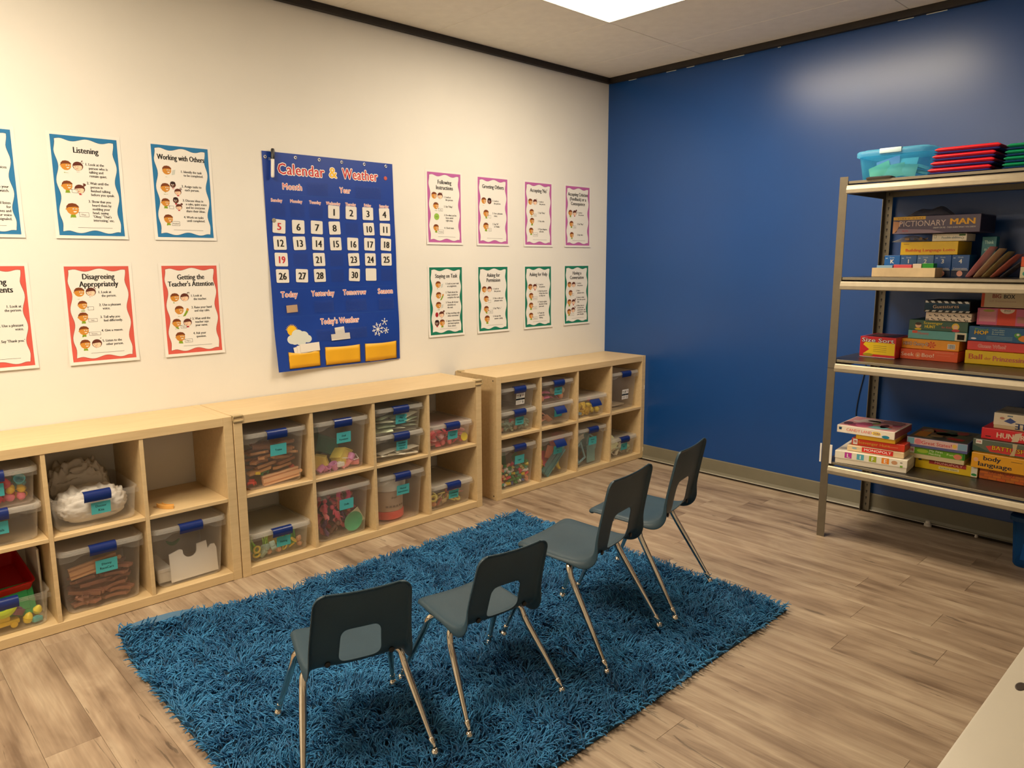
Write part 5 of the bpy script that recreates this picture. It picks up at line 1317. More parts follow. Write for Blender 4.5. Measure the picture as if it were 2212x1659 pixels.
gbox('thin yellow box directly under the pink topped white game box', -2.150, -2.335, -.585, .5505, .573, .22, (230, 180, 40), None, yaw=R(5), r=.001)
def p_candy(P, w, h):
    P.text('CANDY LAND', -.030, h*.34, h*.38, pm(236, 130, 120), 3, fit=.125); P.text('DORA', .055, h*.34, h*.34, pm(120, 60, 120), 3, fit=.032); P.ell(.098, h*.22, .018, h*.20, pm(30, 130, 160), 3); P.poly([(-.128, h*.4), (-.116, h*.4), (-.114, h*.75), (-.130, h*.75)], pm(30, 70, 100), 2); P.ell(.053, h*.5, .022, h*.25, pm(250, 220, 90), 2)
gbox('white game box with a pink printed top, highest of the bottom left stack', -2.058, -2.336, -.602, .5736, .613, .28, (238, 228, 212), p_candy, lambda P, w, d: (P.rect(-w/2+.006, w/2-.006, .006, d-.006, pm(214, 150, 150), 1), blot(P, w, d, 22, [(196, 90, 120), (150, 60, 80), (210, 110, 90), (120, 150, 60), (170, 110, 190), (220, 200, 190), (110, 60, 60), (130, 190, 190)], 3), P.rect(.02, .12, .17, .25, pm(150, 110, 110), 6)), yaw=R(3),
     side=lambda P, d, h: P.rect(.004, d-.004, .003, h-.003, pm(170, 90, 90), 1))
# bottom shelf, middle stack
def p_mono2(P, w, h):
    P.rect(-.075, .090, h*.58, h*.98, pm(170, 50, 50), 2); P.text('MONOPOLY', .012, h*.66, h*.24, pm(236, 190, 170), 3, fit=.125); P.rect(-.030, .060, h*.22, h*.46, pm(236, 220, 150), 2); P.text('ELECTRONIC BANKING', .015, h*.28, h*.12, DKGREY, 3, fit=.080); P.rect(.112, .138, h*.04, h*.98, pm(226, 222, 205), 2); P.ell(.125, h*.25, .012, h*.12, pm(40, 140, 70), 3, 12); P.rect(-.125, -.110, h*.75, h*.95, pm(60, 90, 80), 2)
gbox('yellow box with dark red title bar, lowest of the middle stack', -2.384, -2.662, -.420, b4, .468, .26, (226, 190, 24), p_mono2)
def p_first(P, w, h):
    mark(P, -.108, h*.68, .022, h*.52, W_, (200, 40, 60), 'MB'); P.ell(-.060, h*.68, .026, h*.16, pm(170, 200, 60), 2); P.text('My First', .0, h*.72, h*.20, pm(226, 236, 190), 3, fit=.060); P.text('Matching', -.005, h*.48, h*.18, pm(226, 236, 190), 3, fit=.054)
    P.ell(.095, h*.62, .018, h*.22, pm(236, 140, 110), 2); P.rect(.116, .124, h*.42, h*.95, pm(30, 130, 50), 2); P.text('Fun', .062, h*.62, h*.18, pm(236, 240, 170), 3, fit=.03)
gbox('bright green game box, second in the middle bottom stack', -2.356, -2.608, -.445, .4685, .528, .26, (110, 172, 40), p_first, split=.38, basec=(222, 205, 160), yaw=R(3))
def p_states(P, w, h):
    P.rect(-w/2+.002, w/2-.002, h*.28, h*.96, pm(226, 190, 186), 1); P.rect(-w/2+.004, -.100, h*.3, h*.94, pm(120, 180, 200), 2); P.ell(-.082, h*.6, .016, h*.28, pm(230, 140, 150), 2); P.text('Great States!', .0, h*.40, h*.38, pm(206, 74, 70), 3, fit=.135); P.rect(.092, w/2-.003, h*.3, h*.94, pm(130, 170, 200), 2); P.ell(.078, h*.6, .010, h*.2, pm(240, 200, 90), 2)
gbox('pale blue and pink game box, top of the middle bottom stack', -2.352, -2.620, -.462, .5285, .578, .30, (90, 96, 150), p_states, lambda P, w, d: (P.rect(-w/2+.005, w/2-.005, .005, d-.005, pm(96, 92, 70), 1), blot(P, w, d, 20, [(60, 80, 50), (120, 90, 60), (90, 100, 60), (150, 60, 40), (60, 60, 50), (160, 130, 80), (110, 70, 50)], 8), P.rect(-.115, -.06, .04, .17, pm(190, 120, 30), 6), P.poly([(.03, .05), (.10, .04), (.105, .085), (.04, .10)], pm(180, 50, 30), 7)), yaw=R(4))
# bottom shelf, right stack
def p_brick(P, w, h):
    for j in range(4):
        for i in range(9):
            x = -w/2+.004+i*.036+(j % 2)*.018
            if x+.033 < w/2: P.rect(x, x+.033, h*(.04+.24*j), h*(.24+.24*j), pm(196+8*((i+j) % 3), 100+6*((i*2+j) % 4), 40), 2)
    P.text('Wordplay', -.07, h*.62, h*.24, pm(150, 60, 30), 4, fit=.1); P.rect(.05, .16, h*.12, h*.5, pm(214, 186, 110), 4)
gbox('brick patterned orange box, lowest of the right bottom stack', -2.667, -2.99, -.412, b4, .470, .24, (170, 84, 36), p_brick)
def p_body(P, w, h):
    P.text('body', -.062, h*.58, h*.30, pm(40, 44, 56), 3, fit=.072, wt='m'); P.text('language', -.048, h*.18, h*.30, pm(40, 44, 56), 3, fit=.140, wt='m'); P.ell(-w/2+.020, h*.55, .010, h*.14, pm(230, 170, 130), 2); P.rect(.080, .128, h*.06, h*.75, pm(60, 60, 70), 2); P.ell(.10, h*.55, .012, h*.12, pm(220, 170, 150), 3); P.rect(.015, .06, h*.72, h*.75, pm(120, 90, 40), 2)
gbox('orange yellow box with two lines of dark lettering', -2.636, -2.93, -.445, .4705, .5455, .25, (234, 166, 30), p_body, r=.003)
def p_battle(P, w, h):
    P.poly([(-w/2+.003, h*.05), (-.07, h*.05), (-w/2+.003, h*.5)], pm(60, 90, 80), 2); mark(P, -w/2+.026, h*.78, .026, h*.32, W_, (196, 60, 60), 'MB'); P.poly([(-.095, h*.50), (-.065, h*.62), (.15, h*.62), (.15, h*.08), (-.075, h*.12)], pm(206, 60, 56), 2)
    P.text('BATTLESHIP', -.070, h*.30, h*.34, BLACK, 3, 'l', fit=.16, wt='o'); P.text('BATTLESHIP', -.070, h*.30, h*.34, pm(244, 190, 30), 4, 'l', fit=.16, wt='b'); P.poly([(.005, h*.02), (.024, h*.06), (.032, h*.98), (.012, h*.96), (.016, h*.5)], pm(200, 180, 140), 6)
gbox('dark green box with yellow capitals and a torn front', -2.630, -2.93, -.422, .5460, .6085, .25, (96, 108, 92), p_battle, r=.003)
def p_hungry(P, w, h):
    P.text('HUNGRY HIPPOS', -.085, h*.26, h*.48, pm(236, 206, 180), 3, 'l', fit=.25, wt='m'); P.poly([(-.022, h*.02), (.004, h*.1), (.018, h*.95), (-.01, h*.8)], pm(222, 200, 170), 5); P.rect(-w/2+.018, -w/2+.04, h*.22, h*.3, BLACK, 2)
gbox('bright red box with big cream capitals in the right bottom stack', -2.657, -2.95, -.402, .6090, .6625, .24, (222, 40, 48), p_hungry)
def p_le(P, w, h):
    P.text('LE', -.008, h*.45, h*.40, pm(30, 50, 100), 3, rot=PI, fit=.04, wt='m'); P.poly([(-.075, h*.5), (-.045, h*.38), (-.025, h*.55), (-.05, h*.75)], pm(60, 80, 140), 2); P.ell(-.082, h*.68, .010, h*.08, pm(190, 130, 110), 3); P.rect(-.062, -.040, h*.82, h*.90, pm(110, 130, 140), 2)
gbox('white box with blue print turned upside down, top of the right stack', -2.697, -2.93, -.382, .6630, .738, .22, (226, 214, 190), p_le, split=.22, basec=(206, 190, 150))

# third shelf
b3 = ST[2]+.0003
def p_size(P, w, h):
    P.poly([(-.070, h*.16), (w/2-.004, h*.14), (w/2-.004, h*.72), (-.062, h*.74), (-.072, h*.60), (-.040, h*.38)], pm(244, 206, 30), 2); P.text('Size Sort', 0, h*.74, h*.20, pm(110, 30, 60), 3, fit=.160, wt='o'); P.text('Size Sort', -.001, h*.745, h*.20, WHITE, 4, fit=.160, wt='b')
    [P.rect(-.02, .045, h*(.56-.09*i), h*(.575-.09*i), pm(140, 110, 40), 3) for i in range(4)]; P.ell(-.045, h*.12, .026, h*.07, pm(170, 150, 30), 3); P.rect(-w/2+.002, w/2-.002, 0.001, h*.03, WHITE, 3)
gbox('red and yellow chunky box at the left of the third shelf', -2.066, -2.244, -.412, b3, 1.060, .22, (214, 36, 44), p_size, lambda P, w, d: (P.rect(-w/2+.012, w/2-.012, .02, d-.02, pm(60, 30, 40), 1), blot(P, w*.8, d, 5, [(120, 60, 50), (90, 60, 60)], 4)))
def p_seek(P, w, h):
    P.text('Seek', -.098, h*.32, h*.38, pm(252, 222, 196), 3, fit=.062); P.ell(-.048, h*.46, .0125, h*.26, pm(244, 150, 100), 2); P.text('a', -.048, h*.36, h*.22, WHITE, 3); P.text('Boo!', -.002, h*.32, h*.38, pm(252, 222, 196), 3, fit=.060); P.rect(.03, .115, h*.82, h*.85, pm(250, 170, 130), 2); P.rect(.04, .10, h*.55, h*.57, pm(250, 150, 110), 2)
gbox('orange box lying lowest, right of the red and yellow chunky box', -2.2465, -2.512, -.350, b3, 1.0045, .25, (234, 92, 44), p_seek)
def p_hiho(P, w, h):
    P.text('HiHO Cherry-O', -.062, h*.36, h*.36, pm(120, 50, 30), 3, fit=.118, wt='o'); P.text('HiHO Cherry-O', -.062, h*.36, h*.36, pm(250, 226, 200), 4, fit=.118, wt='r'); [P.poly([(.012+.020*math.cos(a+q), h*.5+h*.34*math.sin(a+q)) for q in (-.25, 0, .25)] + [(.012, h*.5)], pm(214, 70, 40), 2) for a in [2*PI*i/7 for i in range(7)]]; bars(P, .085, h*.2, .034, h*.5, 2)
gbox('amber box with a red star, lying on the plain orange box', -2.236, -2.508, -.330, 1.0050, 1.0550, .25, (238, 158, 34), p_hiho)
def p_tealthin(P, w, h):
    P.rect(-.115, -.09, h*.65, h*.95, pm(220, 90, 60), 2); P.text('Memory', -.062, h*.52, h*.32, pm(206, 100, 90), 3, fit=.05); P.rect(.082, w/2-.003, h*.04, h*.96, pm(222, 212, 186), 2); bars(P, .092, h*.15, .032, h*.6, 3)
gbox('pale teal box with a barcode corner on the third shelf', -2.264, -2.533, -.312, 1.0555, 1.0995, .24, (96, 168, 168), p_tealthin)
def p_scav2(P, w, h):
    P.text('Scavenger', -.022, h*.62, h*.26, pm(214, 190, 40), 3, fit=.088, wt='m'); P.text('HUNT', -.035, h*.24, h*.30, pm(226, 200, 50), 3, fit=.050, wt='m'); P.text('for Kids', .040, h*.30, h*.20, pm(206, 90, 80), 3, fit=.045)
    P.ell(-.090, h*.45, .014, h*.24, pm(236, 186, 140), 2); P.ell(-.090, h*.62, .015, h*.14, pm(60, 40, 30), 3); P.ell(-.090, h*.10, .016, h*.10, pm(226, 190, 40), 3)
    P.ell(.080, h*.50, .017, h*.32, pm(236, 196, 70), 2); P.ell(.080, h*.46, .011, h*.20, pm(240, 196, 160), 3); P.ell(.082, h*.12, .018, h*.14, pm(196, 60, 70), 3)
gbox('dark green box with two cartoon faces on the third shelf', -2.265, -2.533, -.311, 1.1000, 1.1520, .24, (52, 92, 74), p_scav2)
def p_quest(P, w, h):
    for j in range(2):
        for i in range(7): x = -w/2+.016+i*.029+(j*.012 if j else 0); P.text('?' if (i+j) % 2 else 'S', x, h*(.10+.46*j), h*.34, BLACK, 3, rot=PI/2*.9, wt='m'); P.ell(x+.013, h*(.25+.46*j), .003, .003, BLACK, 3, 8)
gbox('white box patterned with black question marks under the clapperboard box', -2.3455, -2.550, -.330, 1.1525, 1.1950, .20, (232, 212, 190), p_quest)
def p_guess(P, w, h):
    for i in range(7):
        x = -w/2+.004+i*.030
        P.poly([(x, h*.80), (x+.016, h*.80), (x+.008, h*.985), (x-.008 if i else x, h*.985)], WHITE, 2); P.poly([(x, h*.02), (x+.016, h*.02), (x+.022, h*.16), (x+.006, h*.16)], WHITE, 2)
    P.rect(-w/2+.002, w/2-.002, h*.18, h*.78, pm(22, 70, 100), 2); P.text('Guesstures', -.004, h*.36, h*.32, BLACK, 3, fit=.118, wt='o', rot=.05); P.text('Guesstures', -.004, h*.36, h*.32, pm(240, 214, 190), 4, fit=.118, wt='b', rot=.05)
gbox('teal and black box striped like a clapperboard', -2.336, -2.539, -.331, 1.1955, 1.2530, .20, (18, 20, 22), p_guess)
def p_ball(P, w, h): P.text('Ball', -w/2+.046, h*.38, h*.40, pm(206, 96, 60), 3, fit=.062, wt='m'); P.text('der', -w/2+.098, h*.38, h*.24, pm(206, 110, 60), 3, fit=.028); P.text('Prinzessin', -w/2+.182, h*.34, h*.38, pm(206, 106, 90), 3, fit=.128, wt='m'); P.rect(.098, w/2-.002, h*.3, h*.6, pm(60, 60, 50), 2)
gbox('bright yellow box with ornate pinkish lettering on the third shelf', -2.536, -2.90, -.330, b3, 1.0185, .26, (236, 196, 14), p_ball, r=.004)
def p_gwho(P, w, h): P.text('Guess Who?', -w/2+.105, h*.32, h*.40, pm(240, 176, 166), 3, fit=.118, wt='o'); P.text('Guess Who?', -w/2+.105, h*.32, h*.40, pm(206, 80, 80), 4, fit=.118, wt='r')
gbox('red box between the bright yellow box and the turtle box', -2.537, -2.86, -.312, 1.0190, 1.0625, .25, (222, 66, 62), p_gwho)
def p_hop(P, w, h):
    P.text('Pond', -w/2+.054, h*.74, h*.14, pm(110, 170, 60), 3, fit=.058); P.text('HOP', -w/2+.054, h*.46, h*.26, pm(130, 70, 20), 3, fit=.060, wt='o'); P.text('HOP', -w/2+.054, h*.465, h*.26, pm(246, 206, 50), 4, fit=.060, wt='b')
    for i, q in enumerate(('Color, shape', '& number', 'floor mat')): P.text(q, -w/2+.125, h*(.76-.14*i), h*.09, pm(190, 214, 200), 3, fit=.052)
    [P.rect(-w/2+.078, -w/2+.185, h*(.34-.09*i), h*(.36-.09*i), pm(150, 190, 190), 2) for i in range(3)]; P.ell(-w/2+.024, h*.16, .012, h*.06, WHITE, 2)
    P.ell(-w/2+.238, h*.32, .030, h*.22, pm(236, 140, 50), 3); P.ell(-w/2+.205, h*.52, .014, h*.16, pm(90, 160, 60), 3); P.ell(-w/2+.206, h*.56, .006, h*.07, WHITE, 4); P.poly([(-w/2+.190, h*.55), (-w/2+.204, h*.5), (-w/2+.225, h*.12), (-w/2+.212, h*.14)], pm(70, 140, 60), 2)
gbox('blue box with an orange turtle on the third shelf', -2.535, -2.86, -.301, 1.0630, 1.1345, .25, (16, 92, 142), p_hop)
def p_jenga(P, w, h):
    P.rect(-w/2+.085, -w/2+.160, .001, h-.001, pm(220, 70, 44), 2); P.rect(-w/2+.010, -w/2+.080, h*.2, h*.9, pm(214, 140, 150), 2); P.ell(-w/2+.048, h*.86, .024, h*.08, pm(170, 160, 70), 3); P.ell(-w/2+.124, h*.96, .030, h*.26, pm(240, 220, 200), 3, 16, PI, 2*PI); P.text('JENGA', -w/2+.124, h*.84, h*.10, pm(90, 60, 30), 4, fit=.026); P.rect(-w/2+.166, -w/2+.205, h*.18, h*.55, pm(180, 120, 110), 2)
gbox('pink and red patterned box above the blue turtle box', -2.567, -2.84, -.311, 1.1430, 1.2240, .24, (206, 90, 130), p_jenga)
gbox('thin dark box lid between the pink box and the blue turtle box', -2.58, -2.83, -.30, 1.1350, 1.1425, .23, (60, 30, 50), None, r=.001)
def p_big(P, w, h): P.rect(-w/2+.001, -w/2+.014, .002, h-.002, pm(214, 80, 40), 2); P.text('BIG', -w/2+.064, h*.58, h*.26, pm(150, 60, 50), 3, fit=.038, wt='m'); P.text('BOX', -w/2+.115, h*.56, h*.26, pm(60, 60, 60), 3, fit=.046, wt='m'); P.text('of Sentences', -w/2+.09, h*.34, h*.12, pm(190, 150, 130), 3, fit=.11); P.rect(-w/2+.014, w/2-.002, h*.08, h*.10, pm(170, 150, 120), 2)
gbox('cream card box with an orange end, highest on the third shelf', -2.573, -2.82, -.291, 1.2265, 1.3045, .2, (206, 186, 146), p_big)

# second shelf
b2 = ST[1]+.0003
def tray(label, yl, yr, xf, z0, h, depth, m):
    w_ = abs(yr-yl); t = thing('wooden_tray', label, 'tray', (xf, (yl+yr)/2, z0), -PI/2)
    MB().rbox(-w_/2, w_/2, 0, .010, 0, h, .0015, 1).build('front_board', m, t); MB().rbox(-w_/2, w_/2, depth-.010, depth, 0, h, .0015, 1).build('rear_board', m, t)
    for s in (-1, 1): MB().rbox(min(s*w_/2, s*(w_/2-.010)), max(s*w_/2, s*(w_/2-.010)), .0105, depth-.0105, 0, h, .0015, 1).build('side_board', m, t)
    MB().rbox(-w_/2+.0105, w_/2-.0105, .0105, depth-.0105, .001, .006, .001, 1).build('tray_floor', m, t)
    return t
tray('shallow pale wooden tray at the front of the second shelf', -2.103, -2.400, -.425, b2, .0455, .105, mat('tray_wood', (.78, .58, .33), .5, vary=.08, vscale=20))
for nm, lb, cat, yl, yr, c_, zt in (('clear_case', 'flat clear blue case inside the wooden tray', 'case', -2.118, -2.195, (150, 190, 220), .058), ('toy_pack', 'red and pink packet inside the wooden tray', 'packet', -2.200, -2.285, (226, 80, 90), .062), ('card_box', 'small cream box inside the wooden tray', 'box', -2.290, -2.330, (232, 214, 190), .066), ('marker_box', 'bright green box at the right of the wooden tray', 'box', -2.333, -2.385, (20, 150, 30), .068)):
    gbox(lb, yl, yr, -.405, b2+.0065, b2+zt, .05, c_, None, name=nm, cat=cat)
def p_grade(ch, sub):
    def f(P, w, h):
        P.text(ch, 0, h*.62, h*.20, WHITE, 3, wt='m'); P.text(sub, 0, h*.86, h*.07, pm(190, 214, 236), 3, fit=.024); P.rect(-w/2+.006, -w/2+.016, h*.84, h*.88, pm(170, 200, 230), 2)
        P.text('Conversation', 0, h*.36, h*.07, WHITE, 3, fit=w*.8); P.rect(-w/2+.004, w/2-.004, h*.31, h*.33, pm(236, 226, 180), 2); P.rect(-w/2+.001, w/2-.001, .002, h*.30, pm(14, 26, 60), 2); P.ell(0, h*.16, .013, h*.13, pm(236, 170, 150), 3)
    return f
for i, (ch, c_) in enumerate((('K', (20, 106, 190)), ('1', (44, 98, 160)), ('2', (84, 120, 168)), ('3', (24, 84, 160)), ('4', (18, 84, 158)))):  # middle box is paler: its glare is put into the colour
    yl = -2.115-.0792*i
    gbox(('leftmost blue grade box, marked K', 'second blue grade box from the left, beside the K box', 'middle blue grade box with the shiny glare', 'fourth blue grade box, left of the rightmost one', 'rightmost blue grade box, its pink dot showing')[i], yl, yl-.0775, -.300, b2, 1.4770, .12, c_, p_grade(ch, 'Kinder' if ch == 'K' else 'Grade'), name='card_box', cat='box')
def p_lotto(P, w, h): P.text('Building Language Lotto', .006, h*.26, h*.22, pm(222, 78, 40), 3, fit=.228, wt='m'); P.rect(-w/2+.014, -w/2+.040, h*.80, h*.84, pm(180, 120, 30), 2)
gbox('yellow box with red lettering lying on the blue grade boxes', -2.190, -2.454, -.300, 1.4775, 1.5435, .22, (240, 196, 16), p_lotto)
def p_white(P, w, h): P.text('Possible-abilities', .008, h*.34, h*.30, pm(140, 146, 140), 3, fit=.085, wt='m'); P.rect(-w/2+.008, -w/2+.019, h*.42, h*.85, pm(120, 130, 110), 2); P.rect(-w/2+.0095, -w/2+.0175, h*.46, h*.81, W2, 3); P.rect(w/2-.034, w/2-.006, h*.68, h*.92, pm(70, 110, 50), 2); P.ell(w/2-.018, h*.38, .006, h*.15, pm(120, 130, 90), 2); P.ell(w/2-.018, h*.38, .0042, h*.10, W2, 3)
W2 = pm(232, 222, 196)
gbox('white flat box with grey lettering, on the yellow box', -2.335, -2.488, -.300, 1.5440, 1.5800, .14, (232, 222, 196), p_white)
# zip bag of wooden pieces beside it
zb = thing('zip_bag', 'clear zip bag of wooden pieces squeezed under the wide purple box', 'bag', (-.285, -2.235, 1.5440), -PI/2)
b = MB(); L_ = []
for k in range(13):
    s = k/12; x = -.095+.165*s; hh = .001+.0155*math.sin(PI*min(1, s*1.05))**.8; L_.append([(x, .0, hh*.9), (x, .05, hh*.1), (x, .10, hh*.9), (x, .10, hh*1.1), (x, .05, hh*2.05), (x, .0, hh*1.1)])
b.loft(L_); b.build('bag_film', clear_plastic('zip_film', (.95, .94, .92), (.6, .57, .5), .25, .15), zb, smooth=True)
for i, (x, y) in enumerate(((-.03, .03), (.0, .055), (.03, .035), (.045, .06))): inst(toy(toy_banana if i % 2 else toy_block, (186, 150, 110)), 'wood_piece', (x, y, .015), (.2*i, .1, i), (.022, .022, .022), zb)
def p_pict(P, w, h):
    P.rect(-w/2+.001, -.045, h*.80, h*.985, pm(226, 176, 60), 2); P.text('V I D E O   G A M E', -.115, h*.84, h*.08, pm(90, 60, 40), 3, fit=.12); P.poly([(-w/2+.001, h*.02), (-w/2+.001, h*.75), (-w/2+.042, h*.66), (-w/2+.028, h*.40), (-w/2+.020, h*.1)], pm(206, 150, 110), 2)
    P.poly([(-w/2+.006, h*.01), (.05, h*.01), (-.02, h*.20), (-w/2+.03, h*.3)], pm(150, 130, 150), 2)
    P.text('PICTIONARY', -.060, h*.42, h*.34, pm(216, 196, 190), 4, fit=.215, wt='r'); P.text('MAN', .120, h*.46, h*.34, pm(244, 180, 30), 4, fit=.112, wt='k'); P.text('DRAW ON ME - THEN GUESS WHAT YOU DREW', .085, h*.26, h*.09, pm(220, 210, 205), 4, fit=.185); P.text('MATTEL', -.135, h*.12, h*.08, RED, 4, fit=.03)
gbox('wide purple box with orange capitals topping the second shelf stack', -2.160, -2.553, -.345, 1.5830, 1.6690, .25, (74, 58, 88), p_pict, side=lambda P, d, h: P.rect(.004, d-.004, .004, h-.004, pm(40, 30, 50), 1))
b = MB(); L_ = []
for k in range(15):
    s = k/14; x = -.10+.20*s; hh = .006+.040*math.sin(PI*s)**.7*(1+.25*math.sin(11*s)); L_.append([(x, .0, .0), (x, .10, .0), (x, .11, hh*.4), (x, .07, hh), (x, .03, hh*.8), (x, -.005, hh*.35)])
b.loft(L_); o = b.build('plastic_bag', clear_plastic('bag_film_dark', (.9, .88, .88), (.30, .26, .26), .35, .15), None, smooth=True); o.location = (-.30, -2.31, 1.6695); o.rotation_euler = (0, 0, -PI/2); tag(o, 'crumpled clear bag lying on the wide purple box', 'bag')
def p_teal(P, w, h):
    for i, q in enumerate(('Think', 'on Your', 'Feet...', 'cards')): P.text(q, 0, h*(.82-.17*i), h*.09, pm(190, 230, 220), 3, fit=w*.62)
    P.rect(-w/2+.001, w/2-.001, .001, h*.12, W2, 2); P.rect(-w/2+.001, w/2-.001, h*.12, h*.28, pm(20, 90, 130), 2)
gbox('teal card box standing behind the leaning bags', -2.530, -2.592, -.205, b2, 1.5640, .05, (16, 120, 130), p_teal, name='card_box', cat='box')
# leaning zip bags
def lean_bag(label, yb_, x, ln, dp, ang, c_, th):
    b = MB(); L_ = []; r = random.Random(label)
    for k in range(11):
        s = k/10; hh = .002+th*math.sin(PI*s)**.6*(1+.25*math.sin(7*s+r.random()*3)); L_.append([(hh*.5, 0, s*ln), (hh*1.0, dp*.35, s*ln), (hh*.5, dp, s*ln), (-hh*.4, dp, s*ln), (-hh*.8, dp*.6, s*ln), (-hh*.5, 0, s*ln)])
    b.loft(L_); o = b.build('zip_bag', c_, None, smooth=True); o.location = (x, yb_, b2+.003); o.rotation_euler = (0, ang, -PI/2); return tag(o, label, 'bag')
zf = lambda n, c_: clear_plastic('zipfilm_'+n, (.95, .90, .86), tuple(min(.9, q*1.6) for q in rgb(*c_)), .42, .20)
lean_bag('pinkish zip bag leaning leftmost beside the grade boxes', -2.512, -.355, .170, .13, R(33), zf('pink', (206, 130, 130)), .005)
lean_bag('peach coloured zip bag leaning second among the bags', -2.545, -.350, .165, .13, R(36), zf('peach', (214, 170, 140)), .006)
lean_bag('olive zip bag leaning third among the bags', -2.578, -.345, .155, .13, R(40), zf('olive', (150, 140, 100)), .006)
lean_bag('rose filled zip bag leaning fourth among the bags', -2.612, -.340, .145, .12, R(43), zf('rose', (206, 120, 106)), .006)
lean_bag('dark zip bag leaning rightmost among the bags', -2.650, -.335, .130, .12, R(48), zf('dark', (80, 80, 84)), .005)
gbox('orange box at the right edge of the second shelf', -2.735, -2.95, -.360, b2+.052, b2+.098, .18, (222, 84, 30), None)
gbox('cream puzzle box under the orange box, right edge of the second shelf', -2.735, -2.95, -.362, b2, b2+.0515, .18, (206, 196, 160), lambda P, w, h: [P.ell(-w/2+.02+.03*i, h*.4, .010, h*.2, pm(*c), 2) for i, c in enumerate(((60, 150, 130), (214, 196, 120), (40, 40, 40)))])
gbox('dark box with a yellow stripe above the orange box', -2.735, -2.95, -.330, b2+.0985, b2+.126, .17, (120, 70, 30), lambda P, w, h: P.rect(-w/2+.002, w/2-.002, h*.2, h*.8, pm(214, 160, 30), 2))
gbox('teal covered book lying on the striped box', -2.735, -2.94, -.320, b2+.1265, b2+.146, .17, (40, 110, 96), lambda P, w, h: P.rect(-w/2+.002, w/2-.002, h*.6, h*.8, pm(120, 170, 160), 2), name='book', cat='book')

# top shelf
b1 = ST[0]+.0003
bt = thing('blue_bin', 'translucent light blue lidded bin on the top of the rack', 'storage bin', (-.470, -2.218, b1), -PI/2)
bm_ = clear_plastic('blue_bin_plastic', (.70, .92, .99), (.18, .60, .84), .16, .25, .40); bl_ = clear_plastic('blue_lid_plastic', (.60, .88, .98), (.22, .62, .86), .38, .3, .35)
w0, d0, h0 = .330, .230, .128
MB().loft([rrect(w0-.05, d0-.05, .03, 0), rrect(w0-.035, d0-.035, .035, .010), rrect(w0, d0, .04, h0), rrect(w0+.010, d0+.010, .043, h0), rrect(w0+.010, d0+.010, .043, h0+.004), rrect(w0-.005, d0-.005, .038, h0+.004), rrect(w0-.040, d0-.040, .033, .013), rrect(w0-.056, d0-.056, .028, .003)]).build('bin_body', bm_, bt, smooth=50)
MB().loft([rrect(w0+.020, d0+.020, .046, h0-.014), rrect(w0+.020, d0+.020, .046, h0+.006), rrect(w0+.008, d0+.008, .042, h0+.012), rrect(w0-.03, d0-.03, .035, h0+.012), rrect(w0-.04, d0-.04, .033, h0+.018)]).build('bin_lid', bl_, bt, smooth=50)
MB().rbox(-.055, .045, -(d0+.020)/2-.006, -(d0+.020)/2+.014, h0-.008, h0+.016, .004, 2).build('latch', mat('pale_latch', (.55, .74, .82), .35), bt, smooth=40)
for i, (c_, u, dx, z, sz, ro) in enumerate((((232, 222, 150), -.075, -.055, .050, .10, 70), ((226, 160, 200), -.045, -.035, .075, .11, 62), ((236, 226, 170), -.01, -.060, .042, .10, 75), ((190, 220, 236), .03, -.030, .070, .11, 60), ((214, 230, 180), .05, -.058, .040, .09, 72), ((206, 206, 196), .10, -.02, .030, .10, 10), ((226, 222, 206), .10, -.02, .055, .10, 6))):
    o = inst(toy(toy_packet, c_), 'paper_packet', (-.470+dx, -2.218-u, b1+z), (R(ro), .12*(i-3), -PI/2), (sz, sz, sz)); tag(o, 'pastel paper packet inside the light blue bin', 'packet', 'packets in the light blue bin')
b = MB(); b.loft([rrect(.115, .06, .01, 0), rrect(.12, .064, .012, .008), rrect(.105, .052, .012, .012)]); o = b.build('flat_tray', mat('dark_brown_tray', (.06, .045, .035), .5), None, smooth=40); o.location = (-.604, -2.180, b1); o.rotation_euler = (0, 0, -PI/2+.05); tag(o, 'flat dark tray in front of the light blue bin', 'tray')
def pad(label, yl, yr, z0, th, c1, c2, group, sk):
    w_ = abs(yr-yl); t = thing('vinyl_pad', label, 'cushion', (-.612, (yl+yr)/2, z0), -PI/2, group)
    def half(za, zb, nm, colr, g):
        L_ = [[(-w_/2+.010-g, .010-g, za), (w_/2-.010+g+sk*.4, .010-g, za), (w_/2-.010+g+sk*.4, .30, za), (-w_/2+.010-g, .30, za)], [(-w_/2-sk, 0, (za+zb)/2), (w_/2+sk, 0, (za+zb)/2), (w_/2+sk, .31, (za+zb)/2), (-w_/2-sk, .31, (za+zb)/2)], [(-w_/2+.012, .008, zb), (w_/2-.012, .008, zb), (w_/2-.012, .30, zb), (-w_/2+.012, .30, zb)]]
        b = MB(); b.loft(L_); o = b.build(nm, mat('vinyl_%02x%02x%02x' % colr, rgb(*colr), .28), t); md = o.modifiers.new('soft', 'BEVEL'); md.width = .003; md.segments = 2; md.limit_method = 'ANGLE'
    half(0.0003, th*.38, 'underside', c2, .0); half(th*.385, th-.0003, 'cover', c1, .0)
BLV = (30, 44, 120)
for i, (yl, yr, lb) in enumerate(((-2.388, -2.640, 'lowest red vinyl pad on top of the rack'), (-2.398, -2.650, 'second red vinyl pad from the bottom of its stack'), (-2.403, -2.652, 'third red vinyl pad from the bottom of its stack'), (-2.411, -2.668, 'uppermost red vinyl pad on top of the rack'))): pad(lb, yl, yr, b1+.0295*i, .0292, (222, 34, 44), BLV, 'red vinyl pads', .004)
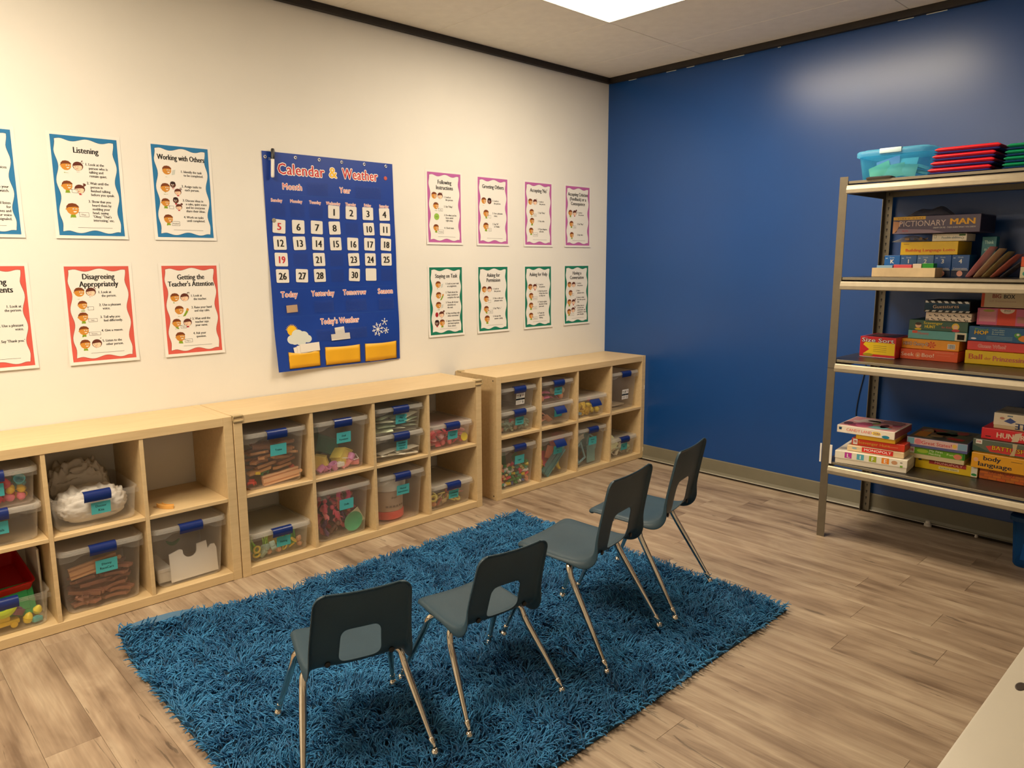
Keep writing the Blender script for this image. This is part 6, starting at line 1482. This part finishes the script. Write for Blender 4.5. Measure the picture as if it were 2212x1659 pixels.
for i, (yl, yr, lb) in enumerate(((-2.682, -2.93, 'lowest green vinyl pad beside the red pads'), (-2.685, -2.93, 'second green vinyl pad beside the red pads'), (-2.688, -2.93, 'third green vinyl pad beside the red pads'), (-2.692, -2.93, 'uppermost green vinyl pad beside the red pads'))): pad(lb, yl, yr, b1+.0265*i, .0262, (10, 140, 90), (20, 56, 110), 'green vinyl pads', .003)

# under the rack
ub = thing('blue_tub', 'dark blue translucent tub on the floor under the rack', 'storage bin', (-.200, -3.000, 0.0005), -PI/2)
MB().loft([rrect(.34, .30, .03, 0), rrect(.355, .315, .035, .012), rrect(.385, .340, .04, .235), rrect(.395, .35, .042, .236), rrect(.395, .35, .042, .240), rrect(.379, .334, .038, .240), rrect(.350, .310, .033, .014)]).build('tub_body', clear_plastic('tub_plastic', (.45, .7, .95), (.04, .20, .46), .35, .25), ub, smooth=50)
MB().loft([rrect(.405, .36, .045, .228), rrect(.405, .36, .045, .248), rrect(.39, .345, .042, .254), rrect(.36, .32, .035, .254)]).build('tub_lid', clear_plastic('tub_lid_plastic', (.4, .6, .9), (.05, .14, .30), .65, .3), ub, smooth=50)
for i, (u, z) in enumerate(((-.09, .05), (.0, .05), (-.05, .10), (.07, .095))): tag(inst(toy(toy_packet, (200, 220, 220)), 'plastic_packet', (-.30, -3.0-u, .012+z), (R(60), .2*i, -PI/2), (.12, .12, .12)), 'pale packet inside the dark blue tub', 'packet', 'packets in the dark blue tub')
o = MB().lathe([(.020, 0), (.018, .012), (.013, .014), (.012, .026), (.005, .028)], 18).build('door_stop', mat('stop_white', (.75, .70, .62), .45), None, smooth=40); o.location = (-.052, -2.362, .0003); tag(o, 'small white rubber stop on the floor below the rack', 'door stop')
o = MB().lathe([(.008, 0), (.009, .006), (.005, .014), (.002, .016)], 12).build('push_pin', mat('stop_white', (.75, .70, .62), .45), None, smooth=40); o.location = (-.06, -2.60, .0003); tag(o, 'tiny pale cap on the floor under the rack', 'cap')
o = MB().lathe([(.006, 0), (.007, .003), (.003, .006)], 10).build('dark_crumb', mat('crumb', (.03, .02, .02), .6), None); o.location = (-.055, -.47, .0003); tag(o, 'tiny dark button on the floor near the shelf corner', 'button')
o = MB().tube(crom([(-.006, -1.952, .915), (-.006, -1.945, .80), (-.006, -1.925, .68), (-.006, -1.915, .56), (-.008, -1.93, .44), (-.010, -1.95, .36), (-.010, -1.985, .335), (-.010, -2.03, .33)], 6), .0028, 8).build('power_cord', mat('black_cord', (.012, .012, .014), .5), None, smooth=True); tag(o, 'thin black cord running down the blue wall behind the rack', 'cord')

# ------------------------------------------------------------------ table at the lower right
tb = thing('table', 'pale table top cut off at the lower right corner', 'table', (-2.60, -3.72, 0))
tm_ = mat('cream_laminate', (.50, .46, .38), .40, vary=.03, vscale=6)
MB().rbox(-1.10, 1.00, -.375, .375, .712, .740, .004, 2).build('tabletop', tm_, tb, smooth=40)
MB().lathe([(.016, 0), (.016, .0006), (.013, .0010), (.001, .0010)], 16, None, Matrix.Translation((-.400, .344, .7402)) @ Matrix.Scale(.45, 4, (0, 1, 0))).build('cable_hole', mat('hole_brown', (.05, .035, .025), .5), tb)
lm = mat('table_leg_steel', (.35, .33, .30), .35, metal=.8)
for sx in (-1, 1):
    for sy in (-1, 1): MB().tube([(sx*.85, sy*.30, .711), (sx*.88, sy*.32, .012)], .016, 12).build('leg', lm, tb, smooth=50)
for sy in (-1, 1): MB().rbox(-.85, .85, sy*.30-.012, sy*.30+.012, .670, .711, .002, 1).build('apron_rail', lm, tb)
